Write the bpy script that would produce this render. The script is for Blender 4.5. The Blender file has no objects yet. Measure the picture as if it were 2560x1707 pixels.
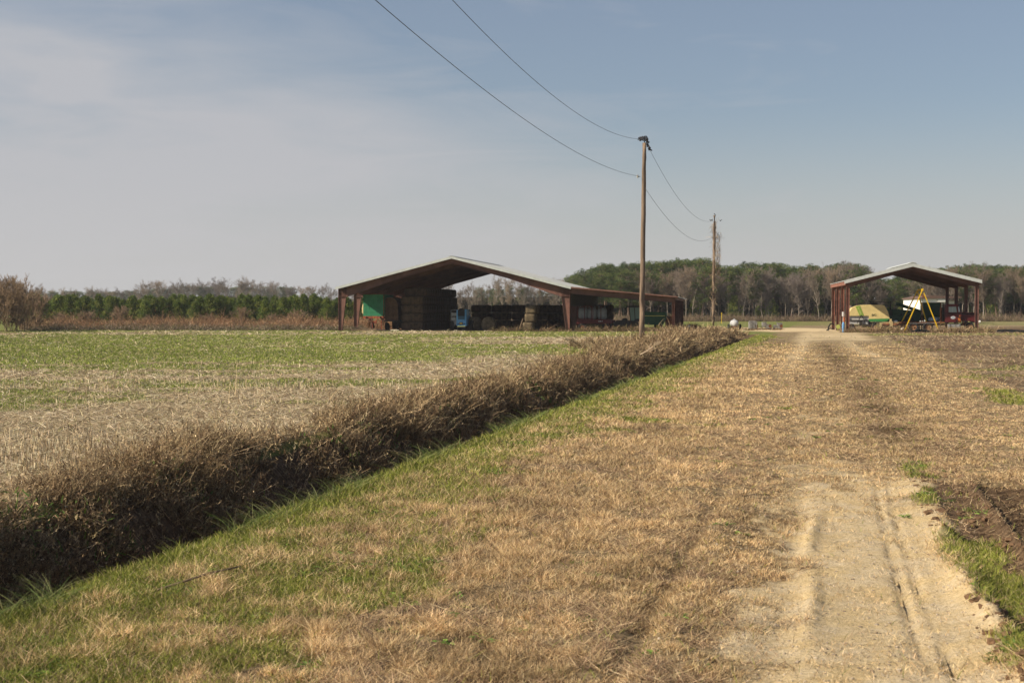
import bpy, math, random
import numpy as np
from mathutils import Vector, Matrix
C = bpy.context.scene.collection
SC = bpy.context.scene
R_ = math.radians
rng = np.random.default_rng(7)
random.seed(7)

# ------------------------------------------------------------------ camera, sky, sun, exposure
CH, FP, HZ = 2.2, 3556.0, 772.5            # eye height, focal length and horizon line in pixels of the 2560 px photograph
cam_d = bpy.data.cameras.new('camera'); cam = bpy.data.objects.new('camera', cam_d); C.objects.link(cam)
cam.location = (0, 0, CH); cam.rotation_euler = (R_(90 - 1.305), 0, 0)
cam_d.lens = 50.0; cam_d.sensor_width = 36.0; cam_d.clip_start = 0.1; cam_d.clip_end = 6000
cam_d.dof.use_dof = True; cam_d.dof.focus_distance = 30; cam_d.dof.aperture_fstop = 5.0
SC.camera = cam
SC.view_settings.view_transform = 'Standard'; SC.view_settings.look = 'None'
SC.view_settings.exposure = 0.52; SC.view_settings.gamma = 1.0
SUN_EL, SUN_BACK = 33.0, 15.0              # elevation; the sun stands to the left, a little behind the camera
sd = Vector((-math.cos(R_(SUN_EL)) * math.cos(R_(SUN_BACK)), -math.cos(R_(SUN_EL)) * math.sin(R_(SUN_BACK)), math.sin(R_(SUN_EL))))
world = bpy.data.worlds.new('World'); SC.world = world; world.use_nodes = True
wn, wl = world.node_tree.nodes, world.node_tree.links
wn.clear()
def N(nt, typ, **kw):
    n = nt.nodes.new(typ)
    for k, v in kw.items(): setattr(n, k, v)
    return n
W = world.node_tree
out = N(W, 'ShaderNodeOutputWorld'); bg = N(W, 'ShaderNodeBackground'); bg.inputs['Strength'].default_value = 0.066
sky = N(W, 'ShaderNodeTexSky', sky_type='NISHITA'); sky.sun_disc = False
sky.sun_elevation = R_(SUN_EL); sky.sun_rotation = math.atan2(sd.x, sd.y) % (2 * math.pi)
sky.air_density = 0.9; sky.dust_density = 1.3; sky.ozone_density = 1.2; sky.altitude = 20
tc = N(W, 'ShaderNodeTexCoord')
# thin high cloud: a veil thicker towards the sun side and the horizon, streaked
sep = N(W, 'ShaderNodeSeparateXYZ'); wl.new(tc.outputs['Generated'], sep.inputs[0])
mp = N(W, 'ShaderNodeMapping'); mp.inputs['Rotation'].default_value = (0, R_(34), R_(10)); mp.inputs['Scale'].default_value = (1.9, 1.2, 4.6)
wl.new(tc.outputs['Generated'], mp.inputs[0])
nz = N(W, 'ShaderNodeTexNoise'); nz.inputs['Scale'].default_value = 1.5; nz.inputs['Detail'].default_value = 7; nz.inputs['Roughness'].default_value = 0.5
nz.inputs['Distortion'].default_value = 0.5
wl.new(mp.outputs[0], nz.inputs['Vector'])
def M(nt, op, a, b=None, clamp=False):
    n = nt.nodes.new('ShaderNodeMath'); n.operation = op; n.use_clamp = clamp
    for i, v in enumerate((a, b)):
        if v is None: continue
        if isinstance(v, (int, float)): n.inputs[i].default_value = v
        else: nt.links.new(v, n.inputs[i])
    return n.outputs[0]
veil = M(W, 'ADD', 0.62, M(W, 'MULTIPLY', sep.outputs['X'], -1.25))            # left +, right -
veil = M(W, 'ADD', veil, M(W, 'MULTIPLY', sep.outputs['Z'], -2.3))
veil = M(W, 'ADD', veil, M(W, 'MULTIPLY', M(W, 'SUBTRACT', nz.outputs['Fac'], 0.5), 1.9))
m2 = N(W, 'ShaderNodeMapping'); m2.inputs['Rotation'].default_value = (0, R_(20), 0); m2.inputs['Scale'].default_value = (2.6, 1.5, 15)
wl.new(tc.outputs['Generated'], m2.inputs[0]); n2 = N(W, 'ShaderNodeTexNoise'); n2.inputs['Scale'].default_value = 2.1; n2.inputs['Detail'].default_value = 6; n2.inputs['Distortion'].default_value = 0.9; n2.inputs['Roughness'].default_value = 0.55
wl.new(m2.outputs[0], n2.inputs['Vector'])
veil = M(W, 'ADD', veil, M(W, 'MULTIPLY', M(W, 'SUBTRACT', n2.outputs['Fac'], 0.5), 1.0), clamp=True)
low = N(W, 'ShaderNodeMapRange'); low.inputs['From Min'].default_value = 0.0; low.inputs['From Max'].default_value = 0.15
low.inputs['To Min'].default_value = 0.85; low.inputs['To Max'].default_value = 0.0
low.interpolation_type = 'SMOOTHSTEP'
wl.new(sep.outputs['Z'], low.inputs['Value'])
mixv = N(W, 'ShaderNodeMix', data_type='RGBA'); hi = N(W, 'ShaderNodeMapRange'); hi.inputs['From Min'].default_value = 0.22; hi.inputs['From Max'].default_value = 0.36; hi.inputs['To Min'].default_value = 1.0; hi.inputs['To Max'].default_value = 0.0
wl.new(sep.outputs['Z'], hi.inputs['Value'])          # the veil thins out overhead
veil = M(W, 'MULTIPLY', M(W, 'MAXIMUM', veil, 0.2), hi.outputs[0])
wl.new(veil, mixv.inputs['Factor']); wl.new(sky.outputs[0], mixv.inputs['A'])
mixv.inputs['B'].default_value = (5.15, 5.25, 5.6, 1)
mixh = N(W, 'ShaderNodeMix', data_type='RGBA'); wl.new(low.outputs[0], mixh.inputs['Factor']); wl.new(mixv.outputs['Result'], mixh.inputs['A'])
mixh.inputs['B'].default_value = (5.85, 5.75, 5.7, 1)
wl.new(mixh.outputs['Result'], bg.inputs['Color']); wl.new(bg.outputs[0], out.inputs['Surface'])
sun_d = bpy.data.lights.new('sun', 'SUN'); sun_d.energy = 5.0; sun_d.angle = R_(0.6); sun_d.color = (1.0, 0.88, 0.70)
sun = bpy.data.objects.new('sun', sun_d); C.objects.link(sun); sun.rotation_euler = sd.to_track_quat('Z', 'Y').to_euler()

# ------------------------------------------------------------------ helpers
def tag(o, label=None, cat=None, group=None, kind=None):
    if label: o['label'] = label
    if cat: o['category'] = cat
    if group: o['group'] = group
    if kind: o['kind'] = kind
    return o
def empty(name, loc=(0, 0, 0), rz=0.0, label=None, cat=None, group=None):
    o = bpy.data.objects.new(name, None); C.objects.link(o); o.location = loc; o.rotation_euler = (0, 0, rz)
    o.empty_display_size = 0.3
    return tag(o, label, cat, group)
def copy_tree(o, loc=None, rz=None, label=None, scale=None):
    c = o.copy(); C.objects.link(c)
    for ch in o.children:
        d = ch.copy(); C.objects.link(d); d.parent = c
        for g in ch.children:
            e = g.copy(); C.objects.link(e); e.parent = d
    if loc is not None: c.location = loc
    if rz is not None: c.rotation_euler = (c.rotation_euler[0], c.rotation_euler[1], rz)
    if label: c['label'] = label
    if scale is not None: c.scale = scale if hasattr(scale, '__len__') else (scale,) * 3
    return c
class MB:
    def __init__(s): s.v = []; s.f = []
    def add(s, vs, fs):
        b = len(s.v); s.v += [tuple(p) for p in vs]; s.f += [tuple(b + i for i in f) for f in fs]; return s
    def box(s, c, size, rot=None, taper=1.0):
        x, y, z = [q / 2 for q in size]
        vs = [Vector((sx * x * (taper if sz > 0 else 1), sy * y * (taper if sz > 0 else 1), sz * z)) for sz in (-1, 1) for sy in (-1, 1) for sx in (-1, 1)]
        if rot is not None:
            m = rot if isinstance(rot, Matrix) else Matrix.Rotation(rot[2], 3, 'Z') @ Matrix.Rotation(rot[1], 3, 'Y') @ Matrix.Rotation(rot[0], 3, 'X')
            vs = [m @ q for q in vs]
        vs = [q + Vector(c) for q in vs]
        return s.add(vs, [(0, 2, 3, 1), (4, 5, 7, 6), (0, 1, 5, 4), (2, 6, 7, 3), (0, 4, 6, 2), (1, 3, 7, 5)])
    def bar(s, a, b, w, h=None):
        a, b = Vector(a), Vector(b); d = b - a; h = h or w
        q = d.to_track_quat('Z', 'X').to_matrix()
        return s.box((a + b) / 2, (w, h, d.length), rot=q)
    def cyl(s, a, b, r0, r1=None, n=12, cap=True):
        a, b = Vector(a), Vector(b); r1 = r0 if r1 is None else r1
        q = (b - a).to_track_quat('Z', 'X').to_matrix()
        vs = [a + q @ Vector((math.cos(t) * r0, math.sin(t) * r0, 0)) for t in [2 * math.pi * i / n for i in range(n)]]
        vs += [b + q @ Vector((math.cos(t) * r1, math.sin(t) * r1, 0)) for t in [2 * math.pi * i / n for i in range(n)]]
        fs = [(i, (i + 1) % n, n + (i + 1) % n, n + i) for i in range(n)]
        if cap: fs += [tuple(range(n - 1, -1, -1)), tuple(range(n, 2 * n))]
        return s.add(vs, fs)
    def tube(s, pts, r, n=6):
        pts = [Vector(p) for p in pts]; vs = []; rr = r if hasattr(r, '__len__') else [r] * len(pts)
        for i, p in enumerate(pts):
            d = (pts[min(i + 1, len(pts) - 1)] - pts[max(i - 1, 0)]).normalized()
            q = d.to_track_quat('Z', 'X').to_matrix()
            vs += [p + q @ Vector((math.cos(2 * math.pi * k / n) * rr[i], math.sin(2 * math.pi * k / n) * rr[i], 0)) for k in range(n)]
        fs = [(i * n + k, i * n + (k + 1) % n, (i + 1) * n + (k + 1) % n, (i + 1) * n + k) for i in range(len(pts) - 1) for k in range(n)]
        fs += [tuple(range(n - 1, -1, -1)), tuple(range((len(pts) - 1) * n, len(pts) * n))]
        return s.add(vs, fs)
    def prism(s, poly, y0, y1):               # polygon in x,z swept along y
        n = len(poly)
        vs = [(x, y0, z) for x, z in poly] + [(x, y1, z) for x, z in poly]
        fs = [tuple(range(n)), tuple(range(2 * n - 1, n - 1, -1))] + [(i, n + i, n + (i + 1) % n, (i + 1) % n) for i in range(n)]
        return s.add(vs, fs)
    def prismx(s, poly, x0, x1):              # polygon in y,z swept along x
        n = len(poly)
        vs = [(x0, y, z) for y, z in poly] + [(x1, y, z) for y, z in poly]
        fs = [tuple(range(n - 1, -1, -1)), tuple(range(n, 2 * n))] + [(i, (i + 1) % n, n + (i + 1) % n, n + i) for i in range(n)]
        return s.add(vs, fs)
    def ball(s, c, r, n=12, m=8, jit=0.0):
        r = r if hasattr(r, '__len__') else (r, r, r); vs = [(c[0], c[1], c[2] - r[2])]
        for j in range(1, m):
            p = -math.pi / 2 + math.pi * j / m
            for i in range(n):
                t = 2 * math.pi * i / n; k = 1 + random.uniform(-jit, jit)
                vs.append((c[0] + r[0] * math.cos(p) * math.cos(t) * k, c[1] + r[1] * math.cos(p) * math.sin(t) * k, c[2] + r[2] * math.sin(p) * k))
        vs.append((c[0], c[1], c[2] + r[2]))
        fs = [(0, 1 + (i + 1) % n, 1 + i) for i in range(n)]
        for j in range(m - 2):
            fs += [(1 + j * n + i, 1 + j * n + (i + 1) % n, 1 + (j + 1) * n + (i + 1) % n, 1 + (j + 1) * n + i) for i in range(n)]
        l = len(vs) - 1
        fs += [(l, 1 + (m - 2) * n + i, 1 + (m - 2) * n + (i + 1) % n) for i in range(n)]
        return s.add(vs, fs)
    def build(s, name, mat, parent=None, smooth=False, loc=None, rz=None):
        me = bpy.data.meshes.new(name); me.from_pydata(s.v, [], s.f); me.update()
        me.materials.append(mat)
        if smooth: me.shade_smooth()
        o = bpy.data.objects.new(name, me); C.objects.link(o)
        if parent is not None: o.parent = parent
        if loc is not None: o.location = loc
        if rz is not None: o.rotation_euler = (0, 0, rz)
        return o
def mesh_np(name, V, loops, starts, totals, mats, col=None, matidx=None, parent=None, link=True, smooth=False):
    me = bpy.data.meshes.new(name)
    me.vertices.add(len(V)); me.vertices.foreach_set('co', np.ascontiguousarray(V, dtype=np.float32).ravel())
    me.loops.add(len(loops)); me.loops.foreach_set('vertex_index', loops.astype(np.int32))
    me.polygons.add(len(starts)); me.polygons.foreach_set('loop_start', starts.astype(np.int32))
    me.polygons.foreach_set('loop_total', totals.astype(np.int32))
    if matidx is not None: me.polygons.foreach_set('material_index', matidx.astype(np.int32))
    if col is not None:
        for nm, cc in (col if isinstance(col, list) else [('Col', col)]):
            a = me.color_attributes.new(nm, 'FLOAT_COLOR', 'POINT')
            c4 = np.ones((len(V), 4), np.float32); c4[:, :cc.shape[1]] = cc
            a.data.foreach_set('color', c4.ravel())
    for m in mats: me.materials.append(m)
    me.update(calc_edges=True); me.validate()
    if smooth: me.shade_smooth()
    if not link: return me
    o = bpy.data.objects.new(name, me); C.objects.link(o)
    if parent is not None: o.parent = parent
    return o
def hash2(ix, iy, seed):
    h = (ix.astype(np.int64) * 374761393 + iy.astype(np.int64) * 668265263 + seed * 2147483647) & 0xFFFFFFFF
    h = ((h ^ (h >> 13)) * 1274126177) & 0xFFFFFFFF
    h = (h ^ (h >> 16)) & 0xFFFFFF
    return h / float(0xFFFFFF)
def vn(x, y, seed=0):
    x = np.asarray(x, float); y = np.asarray(y, float); x, y = np.broadcast_arrays(x, y)
    ix, iy = np.floor(x), np.floor(y); fx, fy = x - ix, y - iy
    fx = fx * fx * (3 - 2 * fx); fy = fy * fy * (3 - 2 * fy)
    a, b = hash2(ix, iy, seed), hash2(ix + 1, iy, seed); c, d = hash2(ix, iy + 1, seed), hash2(ix + 1, iy + 1, seed)
    return (a * (1 - fx) + b * fx) * (1 - fy) + (c * (1 - fx) + d * fx) * fy
def fbm(x, y, seed=0, o=4):
    t = 0; a = 0.5; n = 0
    for i in range(o):
        t = t + a * vn(x * 2 ** i, y * 2 ** i, seed + 17 * i); n += a; a *= 0.55
    return t / n
def ss(a, b, x):
    t = np.clip((np.asarray(x, float) - a) / (b - a), 0, 1); return t * t * (3 - 2 * t)

# ------------------------------------------------------------------ materials
MATS = {}
def principled(name, col, rough=0.8, metal=0.0, noise=0.0, nscale=3.0, col2=None, bump=0.0, bscale=20.0, spec=0.3):
    if name in MATS: return MATS[name]
    m = bpy.data.materials.new(name); m.use_nodes = True; t = m.node_tree; p = t.nodes['Principled BSDF']
    p.inputs['Roughness'].default_value = rough; p.inputs['Metallic'].default_value = metal
    p.inputs['Specular IOR Level'].default_value = spec
    c2 = col2 or tuple(q * (1 - noise) for q in col)
    if noise or col2:
        co = N(t, 'ShaderNodeTexCoord'); nn = N(t, 'ShaderNodeTexNoise'); nn.inputs['Scale'].default_value = nscale; nn.inputs['Detail'].default_value = 6
        nn.inputs['Roughness'].default_value = 0.65
        t.links.new(co.outputs['Object'], nn.inputs['Vector'])
        r = N(t, 'ShaderNodeValToRGB'); r.color_ramp.elements[0].position = 0.38; r.color_ramp.elements[1].position = 0.62
        r.color_ramp.elements[0].color = (*c2, 1); r.color_ramp.elements[1].color = (*col, 1)
        t.links.new(nn.outputs['Fac'], r.inputs[0]); t.links.new(r.outputs[0], p.inputs['Base Color'])
    else: p.inputs['Base Color'].default_value = (*col, 1)
    if bump:
        co = N(t, 'ShaderNodeTexCoord'); nn = N(t, 'ShaderNodeTexNoise'); nn.inputs['Scale'].default_value = bscale; nn.inputs['Detail'].default_value = 5
        t.links.new(co.outputs['Object'], nn.inputs['Vector'])
        b = N(t, 'ShaderNodeBump'); b.inputs['Strength'].default_value = bump; b.inputs['Distance'].default_value = 0.03
        t.links.new(nn.outputs['Fac'], b.inputs['Height']); t.links.new(b.outputs[0], p.inputs['Normal'])
    MATS[name] = m; return m
def attr_mat(name, trans=0.35, rough=0.75, gain=1.0, spec=0.15):
    m = bpy.data.materials.new(name); m.use_nodes = True; t = m.node_tree; t.nodes.clear()
    o = N(t, 'ShaderNodeOutputMaterial'); a = N(t, 'ShaderNodeAttribute'); a.attribute_name = 'Col'
    oi = N(t, 'ShaderNodeObjectInfo')
    hv = N(t, 'ShaderNodeHueSaturation'); t.links.new(a.outputs['Color'], hv.inputs['Color'])
    v = M(t, 'ADD', M(t, 'MULTIPLY', oi.outputs['Random'], 0.36), 0.82 * gain); t.links.new(v, hv.inputs['Value'])
    p = N(t, 'ShaderNodeBsdfPrincipled'); p.inputs['Roughness'].default_value = rough; p.inputs['Specular IOR Level'].default_value = spec
    t.links.new(hv.outputs[0], p.inputs['Base Color'])
    if trans > 0:
        tr = N(t, 'ShaderNodeBsdfTranslucent'); t.links.new(hv.outputs[0], tr.inputs['Color'])
        mx = N(t, 'ShaderNodeMixShader'); mx.inputs[0].default_value = trans
        t.links.new(p.outputs[0], mx.inputs[1]); t.links.new(tr.outputs[0], mx.inputs[2]); t.links.new(mx.outputs[0], o.inputs[0])
    else: t.links.new(p.outputs[0], o.inputs[0])
    return m
M_blade = attr_mat('blade', 0.16)
M_twig = attr_mat('twig', 0.0, 0.85)
M_leaf = attr_mat('leaf', 0.25, 0.6)
RED = principled('red_oxide_steel', (0.205, 0.10, 0.075), 0.65, 0.0, col2=(0.13, 0.064, 0.05), nscale=0.8)
REDL = principled('rusty_red_steel', (0.26, 0.115, 0.08), 0.7, 0.0, col2=(0.15, 0.065, 0.045), nscale=1.5)
ROOF = principled('galvanised_sheet', (0.56, 0.57, 0.55), 0.45, 0.25, noise=0.25, nscale=0.7)
ROOFD = principled('roof_underside', (0.22, 0.21, 0.19), 0.7, 0.2, noise=0.4, nscale=1.0)
TRIM = principled('pale_trim', (0.55, 0.58, 0.56), 0.5, 0.1, noise=0.15)
BLACK = principled('black_rubber', (0.02, 0.02, 0.02), 0.85)
DARK = principled('dark_steel', (0.045, 0.04, 0.035), 0.7, 0.2, noise=0.5)
RUST = principled('rust', (0.24, 0.09, 0.035), 0.85, col2=(0.09, 0.04, 0.025), nscale=4)
GREY = principled('grey_metal', (0.33, 0.32, 0.30), 0.6, 0.3, noise=0.5, nscale=5)
WHITE = principled('white_paint', (0.72, 0.71, 0.68), 0.6, noise=0.2)
WOOD = principled('weathered_wood', (0.30, 0.21, 0.13), 0.9, col2=(0.14, 0.10, 0.07), nscale=4, bump=0.4)
GLASS = principled('window_glass', (0.03, 0.05, 0.05), 0.08, spec=0.8)

# ------------------------------------------------------------------ ground
SL = 0.222                                     # everything along the road runs at x = s + SL*y
def lip(y): return -5.9 + 0.35 * (fbm(np.asarray(y) * 0.35, 3.3, 5, 3) - 0.5)
def zf(x, y):
    x = np.asarray(x, float); y = np.asarray(y, float); s = x - SL * y
    L = lip(y); endf = 1 - ss(116, 128, y)
    q = L - s                                   # distance into the ditch from its near lip
    wob = 0.25 * (fbm(x * 0.9, y * 0.6, 9, 3) - 0.5)
    d = np.where(q < 0.95, ss(0, 0.95, q), 1 - ss(1.6 + wob, 3.4 + wob, q))
    z = -(1.35 + 0.35 * ss(22, 12, y)) * d * endf * (q > 0)
    z = z - 0.03 * ss(-5.0, -5.95, s) * (q <= 0) * endf - 0.03 * (q > 0) * (1 - ss(1.5, 4.2, q)) * endf
    b = 0.07 * (fbm(x * 0.7, y * 0.5, 2, 4) - 0.5) + 0.03 * (fbm(x * 4, y * 4, 3, 3) - 0.5)
    z = z + b * ss(3, 5, y + 3)
    near = 1 - ss(16.5, 20, y)
    inr = (s > -3) & (s < 5)
    r = np.zeros_like(z)
    def g(c, w): return np.exp(-((s - c) / w) ** 2)
    lump = fbm(x * 9, y * 9, 31, 3)
    r += -0.035 * ss(-1.05, -0.85, s) * (1 - ss(0.85, 1.05, s)) * near
    r += 0.045 * (0.5 + lump) * g(-0.13 + 0.03 * np.sin(y * 1.3), 0.05) * ss(9.4, 10.2, y) * (1 - ss(14.8, 15.8, y)) * ss(0.2, 0.45, vn(y * 1.1, 2.2, 16))
    r += -0.03 * g(-0.33, 0.13) * near
    r += (0.11 * (lump - 0.38)) * g(-0.85, 0.17) * near + 0.018 * (fbm(x * 5, y * 2.5, 33, 3) - .5) * near
    r += -0.05 * g(-1.27, 0.09) * near * ss(0.4, 0.6, vn(y * 0.5, 1.2, 8) + 0.2)
    for c in (0.64, 0.78): r += -0.055 * g(c + 0.05 * np.sin(y * 0.35), 0.030) * near * (0.35 + 0.65 * ss(0.2, 0.5, vn(y * 2.3, c * 9, 14))) * ss(0.1, 0.3, vn(y * 10, c * 9, 15))
    rid = near * (1 - ss(13.6, 14.4, y)) + 0.35 * near
    r += (0.07 + 0.16 * (lump - 0.3)) * g(1.16 + 0.06 * np.sin(y * 0.9), 0.09) * np.clip(rid, 0, 1) * ss(0.2, 0.5, vn(y * 0.9, 7.7, 17))
    r += -0.06 * ss(1.22, 1.36, s) * (1 - ss(1.55, 1.8, s)) * np.clip(rid, 0, 1)
    r += (0.12 * (lump - 0.45)) * ss(1.3, 1.6, s) * (1 - ss(3.2, 3.8, s)) * near * (1 - ss(1.75, 1.85, s) * (1 - ss(2.45, 2.55, s)))
    tr_ = ss(1.82, 1.88, s) * (1 - ss(2.42, 2.48, s)) * near * ss(7, 8, y)
    ph = (y + np.abs(s - 2.15) * 0.6) / 0.24
    r += tr_ * (-0.09 + 0.075 * ss(0.1, 0.5, np.sin(2 * math.pi * ph)))
    r += 0.07 * g(1.78, 0.06) * near + 0.07 * g(2.54, 0.07) * near
    # shallow hollows along the road further on
    r += 0.10 * (fbm(s * 0.5, y * 0.28, 41, 3) - 0.5) * ss(18, 26, y) * (1 - ss(120, 150, y))
    return z + r * inr
def lanes(x, y):
    s = x - SL * y; sr = 1.4 + 2.5 * (1 - ss(26, 90, y)); wob = 0.5 * (fbm(x * 0.8, y * 0.4, 201, 2) - 0.5)
    a = np.exp(-((s + 1.55 + wob) / 0.75) ** 2) * ss(14, 24, y); b = np.exp(-((s - sr + wob) / (0.75 + 0.5 * (1 - ss(26, 60, y)))) ** 2) * ss(17, 26, y)
    c = np.exp(-((s - (sr - 1.6) / 2 + wob) / 0.6) ** 2) * ss(17, 24, y)
    return np.clip(a + b, 0, 1), np.clip(c, 0, 1)
def covers(x, y):
    """how much sand / green grass / bare soil / straw / dark dead growth covers each point"""
    s = x - SL * y
    n1 = fbm(x * 0.35, y * 0.35, 51, 4); n2 = fbm(x * 1.3, y * 0.9, 52, 4); n3 = fbm(x * 0.09, y * 0.045, 53, 4); n4 = fbm(x * 3.5, y * 2.6, 54, 3)
    left = 1 - ss(-9.4, -8.9, s); right = ss(3.9, 5.0, s + 1.2 * (n1 - 0.5)); mid = (1 - left) * (1 - right)
    near = 1 - ss(14.0, 24.0, y + 9.0 * (n2 - 0.5) + 5 * (n4 - .5))
    # sand
    sand = ss(-0.95, -0.2, s + 0.9 * (n4 - 0.5) + 0.7 * (n2 - .5)) * (1 - ss(0.95, 1.4, s + 0.5 * (n2 - 0.5))) * near * (0.86 + 0.4 * n4)
    e, cen = lanes(x, y)
    sand = np.maximum(sand, ss(0.52, 0.75, n2 + 0.10 * ss(30, 17, y)) * 0.55 * np.exp(-((s) / 1.6) ** 2) * ss(15, 19, y))
    sand = np.maximum(sand, e * 0.62 * ss(20, 70, y) * (0.35 + n2) * (1 - ss(150, 180, y)))
    pad = np.exp(-(((x - 29) / 9) ** 2 + ((y - 152) / 20) ** 2) ** 2)
    pad = np.maximum(pad, (1 - ss(2.0, 4.5, np.abs(s - 0.4))) * ss(80, 105, y) * (1 - ss(140, 150, y)) * 0.75)
    sand = np.maximum(sand * mid, pad * (0.45 + 0.6 * n1))
    # soil
    soil = right * (0.56 + 0.7 * (n1 - 0.4)) * ss(24, 34, y) * (1 - ss(170, 200, y))
    mud = 1.5 * ss(1.05, 1.4, s + 0.5 * (n4 - 0.5)) * (1 - ss(3.6, 4.4, s)) * (1 - ss(15.5, 19.0, y + 3 * (n2 - 0.5)))
    soil = np.maximum(soil, mud)
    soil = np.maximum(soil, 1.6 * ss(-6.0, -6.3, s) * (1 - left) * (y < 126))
    # green
    g1 = ss(-4.0, -5.1, s + 2.2 * (n1 - 0.5) + 2.2 * (n2 - 0.5) + 0.8 * (n4 - .5)) * (1 - left) * (0.74 + 0.30 * ss(14, 9, y) + 0.3 * (n2 - .3))
    g1 = np.maximum(g1, ss(0.60, 0.70, n1 * 0.6 + n2 * 0.4 + 0.09 * ss(-2, -5, s) - 0.03) * 0.8 * mid * (1 - sand) * ss(3.0, -1.0, s))
    g1 = np.maximum(g1, ss(-2.4, -4.2, s + (n1 - 0.5) * 2 + (n2 - .5) * 1.5) * 0.8 * (1 - left) * ss(18, 11, y) * ss(.38, .6, n2))
    g1 = np.maximum(g1, ss(0.85, 1.15, s) * (1 - ss(1.5, 1.75, s)) * ss(0.44, 0.56, n2) * (1 - ss(19, 22, y)) * 0.95)
    g1 = np.maximum(g1, ss(2.5, 2.7, s) * (1 - ss(3.3, 3.7, s)) * ss(0.52, 0.62, n2) * (1 - ss(16, 19, y)) * 0.8)
    band = 0.18 + 0.14 * ss(22, 34, y) + 0.35 * ss(44, 68, y - x * 0.10) + 0.03 * ss(70, 90, y)
    band = band + 0.16 * ss(-8, -14, x) * ss(24, 30, y) * (1 - ss(38, 48, y))
    tan = ss(-16, 2, x) * ss(86, 91, y) * (1 - ss(108, 114, y)) * 0.34 + ss(119, 123, y) * (1 - ss(133, 140, y)) * 0.22 * ss(5, -10, x)
    g2 = ss(0.40, 0.62, band + 1.6 * (0.35 * n3 + 0.25 * n2 + 0.40 * fbm(x * 0.16, y * 0.42, 56, 3) - 0.48) - tan) * left * (0.45 + 0.75 * n4)
    g3 = ss(0.55, 0.70, 0.55 * n1 + 0.45 * fbm(x * .12, y * .06, 77, 3)) * right * 0.9 * (1 - ss(100, 170, y) * 0.3)
    verge = np.exp(-(((y - 124) / 6) ** 2)) * ss(27, 30, x) * 0.7
    far = ss(165, 200, y) * 0.55
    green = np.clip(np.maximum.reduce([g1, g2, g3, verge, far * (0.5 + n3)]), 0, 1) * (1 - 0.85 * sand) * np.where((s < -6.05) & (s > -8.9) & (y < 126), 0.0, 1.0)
    straw = left * (1 - ss(0.3, 0.9, green)) * (1 - ss(150, 170, y))
    straw = np.maximum(straw, right * ss(0.32, 0.58, fbm(x * 0.5, y * 0.16, 61, 3)) * ss(26, 45, y) * 0.9)
    dark = 0.75 * ss(0.52, 0.72, fbm(x * 0.75, y * 0.5, 71, 4)) * mid * (1 - sand)
    dark = np.maximum(dark, cen * mid * ss(0.36, 0.56, n1) * 0.95 * (1 - ss(80, 120, y))) * (1 - 0.7 * e)
    return [np.clip(q, 0, 1) for q in (sand, green, soil, straw, dark)]
rows = [1.0]
while rows[-1] < 5.5: rows.append(rows[-1] + 0.25)
while rows[-1] < 20.5: rows.append(rows[-1] + 0.045)
while rows[-1] < 420: rows.append(rows[-1] * 1.0085)
while rows[-1] < 3500: rows.append(rows[-1] * 1.12)
rows = np.array([-900, -300, -100, -40, -15, -6, -2] + rows)
def cols(a, b, st): return list(np.linspace(a, b, max(2, int(round(abs(b - a) / st)) + 1)))
lf = [-10.2]
while lf[-1] > -140: lf.append(lf[-1] - max(0.22, 0.012 * abs(lf[-1])))
while lf[-1] > -3500: lf.append(lf[-1] * 1.2)
rf = [4.3]
while rf[-1] < 120: rf.append(rf[-1] + max(0.2, 0.012 * abs(rf[-1] + 6)))
while rf[-1] < 3500: rf.append(rf[-1] * 1.2)
REG = [('stubble_field', sorted(lf)), ('ditch', cols(-10.2, -5.9, 0.11)), ('grass_verge', cols(-5.9, -2.6, 0.1)),
       ('dirt_road', cols(-2.6, 4.3, 0.045)), ('plowed_field', rf)]
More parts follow.
